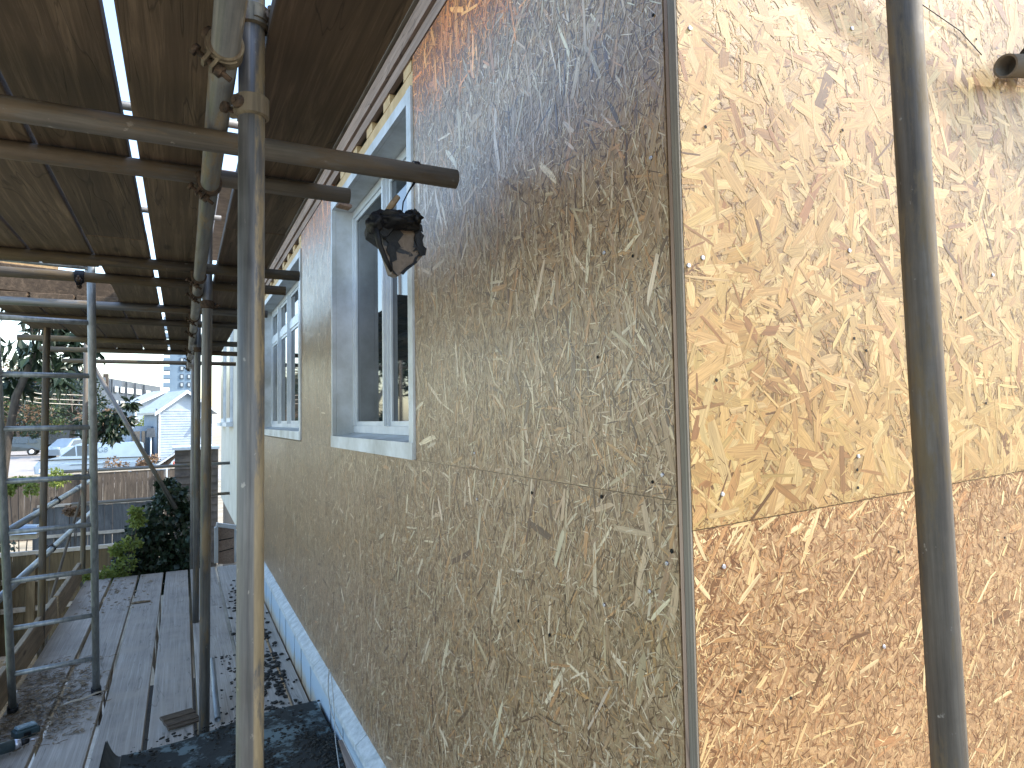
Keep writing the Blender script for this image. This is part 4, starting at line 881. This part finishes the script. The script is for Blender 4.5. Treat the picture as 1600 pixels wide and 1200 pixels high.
# ivy mound at the walkway end
lb = []
for (px, py, r) in ((262,800,.26),(235,830,.24),(280,840,.24),(215,860,.20),(250,870,.22),(285,880,.18),(268,775,.17),(295,800,.15),(200,880,.15),(240,900,.2),(280,905,.2),(222,835,.16),(262,762,.10)):
    q = on_y(px, py, 8.55); lb.append(((q.x, q.y+random.uniform(-.1,.25), q.z), r))
plant('ivy_bush', P(-0.2, 8.6, -3.2), lb, 5200, 0.075, 0.062, M_leafdark, 'dark ivy mound at the far end of the walkway', 'bush', 0.5)
lb = []
for (px, py, r) in ((195,880,.12),(178,895,.12),(205,850,.10),(160,905,.10),(190,910,.12),(215,815,.08),(212,800,.06),(140,900,.07),(182,860,.06)):
    q = on_y(px, py, 8.15); lb.append(((q.x, q.y, q.z), r))
plant('leafy_shrub', P(-0.75, 8.2, -3.2), lb, 1500, 0.05, 0.03, M_leafyel, 'yellow green shrub left of the dark ivy mound', 'shrub', 0.2)
# large leaved tree on the left
lb = []
for (px, py, r) in ((30,545,.26),(65,530,.24),(55,560,.20),(95,555,.22),(110,520,.28),(60,500,.2),(25,600,.15),(90,590,.14),(15,585,.15),(120,560,.2),(135,535,.22),(105,500,.22),(82,490,.2),(60,478,.18),(30,470,.15)):
    q = on_y(px, py, 10.2); lb.append(((q.x, q.y+random.uniform(-.3,.3), q.z), r))
t0, t1, t2 = on_y(12, 690, 10.2), on_y(25, 620, 10.2), on_y(45, 575, 10.2)
plant('loquat_tree', P(t0.x-0.25, 10.2, -3.2), lb, 470, 0.26, 0.085, M_leafdark, 'tree with long dark drooping leaves and a leaning trunk, behind the ladder', 'tree', 0.55,
      trunk=([P(t0.x-0.25, 10.2, -3.2), t0, t1, t2, on_y(62, 540, 10.2)], [0.06, 0.048, 0.046, 0.042, 0.025]))
lb = []
for (px, py, r) in ((150,650,.14),(165,665,.14),(140,675,.12),(180,650,.12),(185,668,.10),(175,680,.08),(130,660,.1),(200,655,.06),(205,630,.05)):
    q = on_y(px, py, 9.6); lb.append(((q.x, q.y, q.z), r*0.9))
plant('broadleaf_sapling', P(-1.45, 9.6, -3.2), lb, 420, 0.13, 0.06, M_leafdark, 'dark leafy sapling hanging over the van roof behind the brace', 'sapling', 0.7,
      trunk=([P(-1.45, 9.6, -3.2), P(-1.42, 9.6, -2.2), on_y(150, 700, 9.6), on_y(155, 665, 9.6)], [0.02, 0.017, 0.012, 0.008]))
lb = lob((-2.95, 12.6, HC-2.2), 12, (0.5, 0.4, 0.45), 0.2, 0.35)
plant('dark_shrub', P(-2.95, 12.6, -3.15), lb, 2200, 0.09, 0.055, M_leafdark, 'dense dark shrub behind the left ladder rail', 'shrub', 0.3)
for i, (px, py, Y, r, lab) in enumerate(((92,745,20.5,.35,'small yellow leaved shrub rising over the dark fence behind the ladder'),(35,758,13.5,.22,'yellow tipped plant above the dark shrub at the left'),(115,795,14.8,.15,'little pale plant before the blue grey fence'),(185,733,22.6,.4,'low pale shrub in front of the silver car'),(232,520+205,22.8,.3,'small pale shrub by the rear of the silver car'))):
    q = on_y(px, py, Y); lb = lob((q.x, Y, q.z), 5, (r*.8, r*.4, r*.5), r*.3, r*.6)
    plant('small_shrub', P(q.x, Y, ground_h(0, Y)), lb, 500, 0.07+0.02*(Y > 18), 0.05, M_leafyel if i < 2 else M_leafred, lab, 'shrub', 0.2, group='garden shrubs')
# far trees and hedges
def far_tree(px, py, Y, r, n, m, label, L=0.35, zsq=0.8, k=16):
    q = on_y(px, py, Y); lb = lob((q.x, Y, q.z), k, (r, r*.6, r*zsq), r*.28, r*.55); gb = P(q.x, Y, ground_h(0, Y))
    plant('garden_tree', gb, lb, n, L, L*.55, m, label, 'tree', 0.15, trunk=([gb, gb.lerp(q, .5)+Vector((.2,0,0)), q], [r*.09, r*.07, r*.05]), group='trees beyond the fences')
far_tree(20, 622, 92, 5.0, 3600, M_leafdark, 'dark tree behind the leaning trunk at the far left')
far_tree(70, 612, 96, 4.6, 3200, M_leafred, 'rusty leaved tree behind the second ladder rung')
far_tree(110, 632, 70, 2.9, 2800, M_leafdark, 'dark green tree left of the grey terrace')
far_tree(60, 640, 90, 3.2, 2400, M_leafmid, 'mid green tree over the lawn')
far_tree(165, 668, 52, 1.3, 1500, M_leafred, 'brownish bush behind the white van', 0.25)
far_tree(205, 672, 50, 0.9, 900, M_leafyel, 'yellow green bush left of the cottage', 0.2)
far_tree(25, 660, 88, 2.6, 1600, M_leafred, 'pale rusty bush behind the dark parked car', 0.3)
# ================================================================= VEHICLES
def paint(name, c, rough=0.3, metal=0.2):
    m, t, b = mat(name, rough, metal, 0.5); n = noise(t, coords(t), 2.5, 4); setc(t, b, ramp(t, n, [(0.3, tuple(q*0.88 for q in c)), (0.7, c)]))
    b.inputs['Coat Weight'].default_value = 0.6; return m
M_pw, M_ps, M_pd = paint('white_van_paint', (0.28, 0.36, 0.44)), paint('silver_paint', (0.20, 0.27, 0.35)), paint('dark_grey_paint', (0.045, 0.06, 0.075))
M_tyre = simple('tyre', (0.012,0.012,0.012), (0.03,0.03,0.03), 30, 0.8); M_cglass = glassmat('car_glass', (0.02, 0.03, 0.04), 0.25)
M_lamp = simple('lamp_lens', (0.25,0.05,0.03), (0.35,0.07,0.04), 10, 0.2); M_headl = simple('headlamp', (0.55,0.58,0.6), (0.7,0.72,0.75), 10, 0.15)
def loft(s, prof, wid, y0, inset_top, zbelt):
    """closed side profile (x,z) extruded across width with tumblehome above the belt line"""
    n = len(prof); v = []
    for side in (-1, -0.93, 0.93, 1):
        for (x, z) in prof:
            k = max(0, (z-zbelt))*inset_top; edge = 0.0 if abs(side) < 1 else 0.05
            cx = sum(p[0] for p in prof)/n; cz = sum(p[1] for p in prof)/n
            v.append((x+(cx-x)*edge*0.5, y0+(wid/2-k)*side, z+(cz-z)*edge))
    f = [tuple(range(n)), tuple(reversed(range(3*n, 4*n)))]
    for j in range(3): f += [(j*n+i, (j+1)*n+i, (j+1)*n+(i+1)%n, j*n+(i+1)%n) for i in range(n)]
    s.add(v, f, False)
def vehicle(name, loc, rz, prof, wid, m, wins, wheels, label, group, inset=0.16, zbelt=0.95, lamps=(), strips=(), wr=0.33, text=None):
    e = empty(name, loc, label, name.replace('parked_', ''), group); e.rotation_euler = (0, 0, rz)
    s = MB(); loft(s, prof, wid, 0, inset, zbelt); o = s.build('body', m, e, (0,0,0))
    def yat(z): return wid/2-max(0, z-zbelt)*inset
    for w in wins:
        for sd in (-1, 1):
            s = MB(); s.prism([(x, sd*(yat(z)-0.01), z) for (x, z) in w], (0, sd*0.02, 0)); s.build('window', M_cglass, e, (0,0,0))
    for st in strips:
        for sd in (-1, 1):
            s = MB(); s.prism([(x, sd*(yat(z)-0.005), z) for (x, z) in st], (0, sd*0.03, 0)); s.build('trim', M_tyre, e, (0,0,0))
    for x in wheels:
        for sd in (-1, 1):
            s = MB(); s.tube((x, sd*(wid/2-0.20), wr), (x, sd*(wid/2+0.015), wr), wr, n=24); wo = s.build('wheel', M_tyre, e, (0,0,0))
            s = MB(); s.tube((x, sd*(wid/2+0.012), wr), (x, sd*(wid/2+0.03), wr), wr*0.62, wr*0.5, 16)
            for k in range(5): a = k*1.2566; s.box((x+math.cos(a)*wr*.3-.03, sd*(wid/2+0.03), wr+math.sin(a)*wr*.3-.03), (x+math.cos(a)*wr*.3+.03, sd*(wid/2+0.04), wr+math.sin(a)*wr*.3+.03))
            s.build('rim', M_headl, wo)
    for (x, z, front) in lamps:
        for sd in (-1, 1):
            s = MB(); s.box((x-0.04, sd*(wid/2-0.05), z-0.1), (x+0.04, sd*(wid/2-0.30), z+0.1), 0.02); s.build('headlight' if front else 'tail_light', M_headl if front else M_lamp, e, (0,0,0))
    if text:
        for (body, x, z, size) in text:
            cu = bpy.data.curves.new('lettering', 'FONT'); cu.body = body; cu.size = size; cu.extrude = 0.004
            to = bpy.data.objects.new('tmp', cu); SC.collection.objects.link(to); dg = bpy.context.evaluated_depsgraph_get()
            me = bpy.data.meshes.new_from_object(to.evaluated_get(dg)); bpy.data.objects.remove(to)
            me.materials.clear(); me.materials.append(simple('lettering_grey', (0.10,0.15,0.19), (0.14,0.19,0.24), 5, 0.5))
            o = bpy.data.objects.new('lettering', me); SC.collection.objects.link(o); o.parent = e
            o.location = (x, -(yat(z)+0.012), z); o.rotation_euler = (math.pi/2-0.14, 0, 0)
    return e
vanp = [(-2.6,0.35),(-2.65,0.75),(-2.45,1.05),(-1.55,1.25),(-0.75,1.92),(-0.45,1.99),(2.35,2.0),(2.55,1.9),(2.62,1.0),(2.6,0.35)]
vm = on_y(146, 700, 44.5)
vehicle('parked_van', P(vm.x, 44.5, ground_h(0,44.5)+0.02), 0.0, vanp, 1.95, M_pw, [[(-1.42,1.30),(-0.78,1.83),(-0.72,1.30)],[(-0.66,1.30),(-0.70,1.85),(0.02,1.85),(0.02,1.30)]], (-1.75, 1.7),
        'white panel van with grey lettering parked behind the fences', 'parked vehicles', inset=0.12, zbelt=1.1, lamps=((-2.5,0.9,1),(2.58,1.2,0)), strips=([(-2.4,1.08),(-2.4,1.13),(2.6,1.13),(2.6,1.08)],),
        text=(('G8', 0.28, 1.45, 0.42), ))
carp = [(-3.1,0.32),(-3.2,0.7),(-3.0,0.92),(-1.9,1.02),(-0.9,1.42),(-0.4,1.50),(1.2,1.48),(1.6,1.1),(2.75,1.05),(2.95,0.9),(3.0,0.35)]
vm = on_y(172, 715, 41.0)
vehicle('parked_pickup', P(vm.x, 41.0, ground_h(0,41)+0.02), 0.0, [(-2.95,0.35),(-3.0,0.62),(-2.7,0.98),(-2.0,1.06),(3.0,1.06),(3.05,0.4)], 1.8, M_ps, [[(-1.7,0.98),(-1.6,1.02),(0.2,1.02),(0.2,0.98)]], (-2.0, 1.9),
        'pale silver low car parked close behind the dark fence, before the white van', 'parked vehicles', inset=0.1, zbelt=0.9, lamps=((-2.95,0.75,1),(3.02,0.8,0)), strips=([(1.45,0.93),(1.45,1.03),(1.75,1.03),(1.65,0.93)],[(2.1,0.93),(2.1,1.03),(2.4,1.03),(2.3,0.93)]))
suv = [(-2.2,0.4),(-2.3,0.9),(-1.6,1.1),(-0.9,1.68),(-0.5,1.75),(1.7,1.74),(2.0,1.5),(2.1,1.0),(2.15,0.45)]
vm = on_y(26, 700, 76)
vehicle('parked_car', P(vm.x, 76, ground_h(0,76)+0.03), 0.0, suv, 1.85, M_pd, [[(-1.2,1.15),(-0.85,1.58),(0.0,1.62),(0.0,1.15)],[(0.08,1.15),(0.08,1.62),(1.0,1.62),(1.0,1.15)],[(1.08,1.15),(1.08,1.6),(1.55,1.58),(1.8,1.15)]], (-1.35, 1.3),
        'dark grey estate car parked by the bright lawn at the far left', 'parked vehicles', zbelt=1.1, lamps=((-2.2,0.95,1),(2.08,1.2,0)), wr=0.34)
for i, (px, py, Y, rz, m, lab) in enumerate(((42,668,100,1.2,M_ps,'pale silver car behind the dark estate car'),(58,670,104,1.5,M_pw,'white car beside the silver one, in front of the far trees'),(116,690,66,0.9,M_ps,'pale blue car half hidden behind the white van nose'))):
    q = on_y(px, py, Y)
    vehicle('parked_car', P(q.x, Y, ground_h(0,Y)+0.03), rz, suv, 1.8, m, [[(-1.2,1.15),(-0.85,1.58),(0.0,1.62),(0.0,1.15)],[(0.08,1.15),(0.08,1.62),(1.7,1.58),(1.8,1.15)]], (-1.35, 1.3), lab, 'parked vehicles', zbelt=1.1, lamps=((-2.2,0.95,1),(2.08,1.2,0)))
# ================================================================= FAR BUILDINGS
M_cott = simple('white_boarding', (0.21, 0.265, 0.33), (0.28, 0.335, 0.395), 2, 0.7)
M_roofw = simple('pale_slate_roof', (0.24, 0.26, 0.27), (0.34, 0.36, 0.38), 4, 0.35, bs=0.4)
M_grey = simple('grey_cladding', (0.055, 0.072, 0.095), (0.075, 0.095, 0.12), 0.6, 0.8); M_slate = simple('slate', (0.045,0.057,0.07), (0.08,0.092,0.11), 1.5, 0.6)
M_farwin = simple('far_window', (0.28,0.32,0.35), (0.38,0.42,0.45), 1, 0.2); M_farglass = glassmat('far_glass', (0.05,0.07,0.09), 0.1)
def cottage(pl, pr_, pk, ye, yk, Y, depth, lab, boards=True, group='cottages'):
    gl_, gr_ = on_y(pl, ye, Y), on_y(pr_, ye, Y); kk = on_y(pk, yk, Y); gh = HC+ground_h(0, Y)
    e = empty('white_cottage', Vector(((gl_.x+gr_.x)/2, Y, gh)), lab, 'cottage', group)
    zt = gl_.z; s = MB(); s.prism([Vector((gl_.x, Y, gh)), Vector((gr_.x, Y, gh)), Vector((gr_.x, Y, zt)), Vector((kk.x, Y, kk.z)), Vector((gl_.x, Y, zt))], (0, depth, 0))
    z = gh
    while z < zt and boards:
        s.prism([Vector((gl_.x, Y-0.002, z)), Vector((gl_.x, Y-0.030, z)), Vector((gl_.x, Y-0.002, z+0.145))], (gr_.x-gl_.x, 0, 0)); z += 0.15
    s.build('wall', M_cott, e)
    s = MB(); ov = 0.35; sl = (kk.z-zt)/(kk.x-gl_.x)
    for sg, gx in ((-1, gl_.x), (1, gr_.x)):
        ex = gx+sg*ov; ez = zt-ov*sl
        s.prism([Vector((kk.x, Y-0.3, kk.z+0.02)), Vector((ex, Y-0.3, ez)), Vector((ex, Y-0.3, ez+0.13)), Vector((kk.x, Y-0.3, kk.z+0.15))], (0, depth+0.6, 0))
    s.build('roof', M_roofw, e)
    s = MB()
    for sg, gx in ((-1, gl_.x), (1, gr_.x)):
        ex = gx+sg*ov; ez = zt-ov*sl; s.prism([Vector((kk.x, Y-0.36, kk.z-0.06)), Vector((ex, Y-0.36, ez-0.08)), Vector((ex, Y-0.36, ez+0.10)), Vector((kk.x, Y-0.36, kk.z+0.12))], (0, 0.05, 0))
    s.build('bargeboard', M_white, e); MB().box((gl_.x-0.30, Y-0.2, zt-0.25), (gl_.x-0.16, Y+depth, zt-0.13)).build('gutter', M_white, e)
    MB().box((gl_.x-0.09, Y-0.05, gh), (gl_.x+0.02, Y+0.08, zt-0.15)).build('corner_post', M_white, e)
    e.rotation_euler = (0, 0, 0.30)
    return e, gl_, gr_, kk, gh
e, gl_, gr_, kk, gh = cottage(248, 334, 290, 641, 613, 44, 3.2, 'nearer white boarded cottage with a gable, right of the brace')
MB().tube((gl_.x+2.15, 43.9, gh+3.2), (gl_.x+2.15, 43.4, gh+3.2), 0.14, 0.1, 12).build('wall_lamp', M_slate, e)
MB().path([Vector((gl_.x-0.22, 43.85, gh+3.9)), Vector((gl_.x-0.12, 43.9, gh+3.6)), Vector((gl_.x-0.12, 43.9, gh))], 0.045, 8).build('downpipe', M_slate, e)
MB().box((gl_.x+2.0, 43.93, gh+2.2), (gl_.x+2.9, 43.96, gh+3.3)).build('vent_panel', M_slate, e)
# glazed side wing with dark window
wg = MB(); wo = Vector((gl_.x-0.1, 45, gh)); wg.box((gl_.x-1.25, 45.2, gh), (gl_.x-0.12, 50, gh+2.9)); w_ = wg.build('wing', M_cott, e)
for (xa, xb, za, zb, m) in ((-1.15,-0.75,1.9,2.6,M_farglass),(-0.65,-0.25,1.2,2.6,M_farglass),(-1.15,-0.7,0.4,1.6,M_grey)):
    MB().box((gl_.x+xa, 45.1, gh+za), (gl_.x+xb, 45.19, gh+zb)).build('window', m, e)
cottage(212, 292, 256, 632, 613, 54, 3.5, 'further white cottage whose roof shows behind the nearer one', False)
st = empty('parasol', on_y(236, 700, 40.5), 'closed grey parasol and table by the cottage side wall', 'parasol')
q = on_y(236, 676, 40.5); gq = HC+ground_h(0, 40.5)
MB().prism([Vector((q.x-0.22,40.5,q.z-0.25)), Vector((q.x+0.22,40.5,q.z-0.25)), Vector((q.x+0.15,40.5,q.z+0.25)), Vector((q.x-0.2,40.5,q.z+0.22))], (0,0.3,0)).build('canopy', M_slate, st)
MB().tube((q.x,40.6,gq), (q.x,40.6,q.z), 0.03, n=8).build('pole', M_white, st)
# grey terrace, receding to the right
def quadwall(name, a, b, thick, z0, za, zb, m, par):
    n_ = (Vector((b[0],b[1],0))-Vector((a[0],a[1],0))).normalized(); n_ = Vector((-n_.y, n_.x, 0))*thick
    return MB().prism([Vector((a[0],a[1],z0)), Vector((b[0],b[1],z0)), Vector((b[0],b[1],zb)), Vector((a[0],a[1],za))], n_).build(name, m, par)
A_ = on_y(143, 588, 95); B_ = on_y(251, 606, 135)
tr = empty('terrace_block', Vector((A_.x, A_.y, HC-2.2)), 'long grey flat block with white windows on the skyline', 'apartment block')
quadwall('wall', A_, B_, 9, HC-2.2, A_.z, B_.z, M_grey, tr)
C_ = on_y(112, 600, 99); quadwall('end_wall', C_, (A_.x-0.02, A_.y), 0.5, HC-2.2, C_.z, A_.z-0.05, M_slate, tr)
quadwall('parapet', (A_.x-0.1, A_.y-0.4), (B_.x, B_.y-0.4), 0.35, A_.z-0.6, A_.z+0.15, B_.z+0.15, M_slate, tr)
dW = Vector((B_.x-A_.x, B_.y-A_.y, 0)); nW = Vector((dW.y, -dW.x, 0)).normalized()*0.15
def pt(t, z): return Vector((A_.x, A_.y, z))+dW*t+nW
def t_of(px):
    d_ = ray(px, 600); n_ = Vector((dW.y, -dW.x)); k_ = (A_.x*n_.x+A_.y*n_.y)/(d_.x*n_.x+d_.y*n_.y); return ((d_.x*k_-A_.x)*dW.x+(d_.y*k_-A_.y)*dW.y)/(dW.x**2+dW.y**2)
for r_, (fa, fb) in enumerate(((0.90, 0.80), (0.66, 0.50), (0.34, 0.2))):
    for k, (pa, pb) in enumerate(((177,182),(186,192),(196,206),(210,219),(226,233),(237,241),(243,246))):
        ta, tb = t_of(pa), t_of(pb); zz = lambda f_, t_: HC-2.2+(A_.z+(B_.z-A_.z)*t_-(HC-2.2))*f_
        fr = MB().prism([pt(ta, zz(fb, ta)), pt(tb, zz(fb, tb)), pt(tb, zz(fa, tb)), pt(ta, zz(fa, ta))], nW*0.6).build('window', M_farwin, tr)
        if r_: MB().prism([pt(ta+.006, zz(fb, ta)+.3)+nW, pt((ta+tb)/2, zz(fb, ta)+.3)+nW, pt((ta+tb)/2, zz(fa, ta)-.3)+nW, pt(ta+.006, zz(fa, ta)-.3)+nW], nW*0.2).build('pane', M_farglass, fr)
for k, px in enumerate((171, 194, 208, 222)):
    t_ = t_of(px); q_ = A_.z+(B_.z-A_.z)*t_; MB().prism([pt(t_, HC-2), pt(t_+.006, HC-2), pt(t_+.006, q_), pt(t_, q_)], nW*1.5).build('pilaster', M_slate, tr)
a = on_y(161, 584, 101); MB().box((a.x, 101, a.z-2.0), (a.x+0.6, 101.8, a.z)).build('chimney', M_fence1, tr)
# low slate roofs in front of the terrace
for i, (pa, pb, ya, yb, Y) in enumerate(((120, 190, 628, 640, 80), (150, 215, 642, 655, 74))):
    a1 = on_y(pa, ya, Y+3); b1 = on_y(pb, ya+3, Y+3); c1 = on_y(pb+6, yb+3, Y); d1 = on_y(pa-6, yb, Y); gz = HC-2.3
    e2 = empty('low_house', Vector((a1.x, Y, gz)), ['low house with slate roof below the grey terrace', 'nearer low house with slate roof behind the van'][i], 'house', 'low houses')
    MB().prism([d1, c1, b1, a1], (0, 0.1, -0.25)).build('roof', M_slate, e2); MB().box((d1.x+.4, Y+.4, gz), (c1.x-.4, Y+5, c1.z-0.3)).build('wall', M_cott, e2)
# tower block
T0 = on_y(255, 620, 262); T1 = on_y(312, 620, 250); tw = empty('tower_block', Vector((T0.x, 260, HC-2)), 'tall pale blue tower block behind the cottages', 'tower block')
M_tow = simple('tower_panel', (0.13, 0.19, 0.26), (0.16, 0.23, 0.30), 0.1, 0.8)
wd = T1.x-T0.x; MB().box((T0.x+2, 258, HC-2), (T1.x, 275, HC+38)).build('wall', M_tow, tw)
for k in range(13):
    z = HC+1+k*2.9
    MB().box((T0.x, 257.2, z), (T0.x+2.2, 262, z+1.5)).build('balcony', M_tow, tw)
    for j, xo in enumerate((0.46, 0.66, 0.86)):
        fr = MB().box((T0.x+wd*xo, 257.7, z), (T0.x+wd*(xo+.10), 257.99, z+1.7)).build('window', M_grey, tw)
        MB().box((T0.x+wd*(xo+.02), 257.6, z+.3), (T0.x+wd*(xo+.08), 257.69, z+1.4)).build('pane', M_farwin, fr)
# telephone wires
for i, (ya, yb) in enumerate(((598, 618), (606, 626), (612, 633))):
    a = on_y(-40, ya, 40); c_ = on_y(140, yb, 48); m_ = (a+c_)/2-Vector((0,0,0.2))
    tag(MB().path([a, m_, c_], 0.02, 5).build('overhead_wire', M_cap), ['highest', 'middle', 'lowest'][i]+' of the three pale wires crossing before the dark trees', 'wire', 'overhead wires')
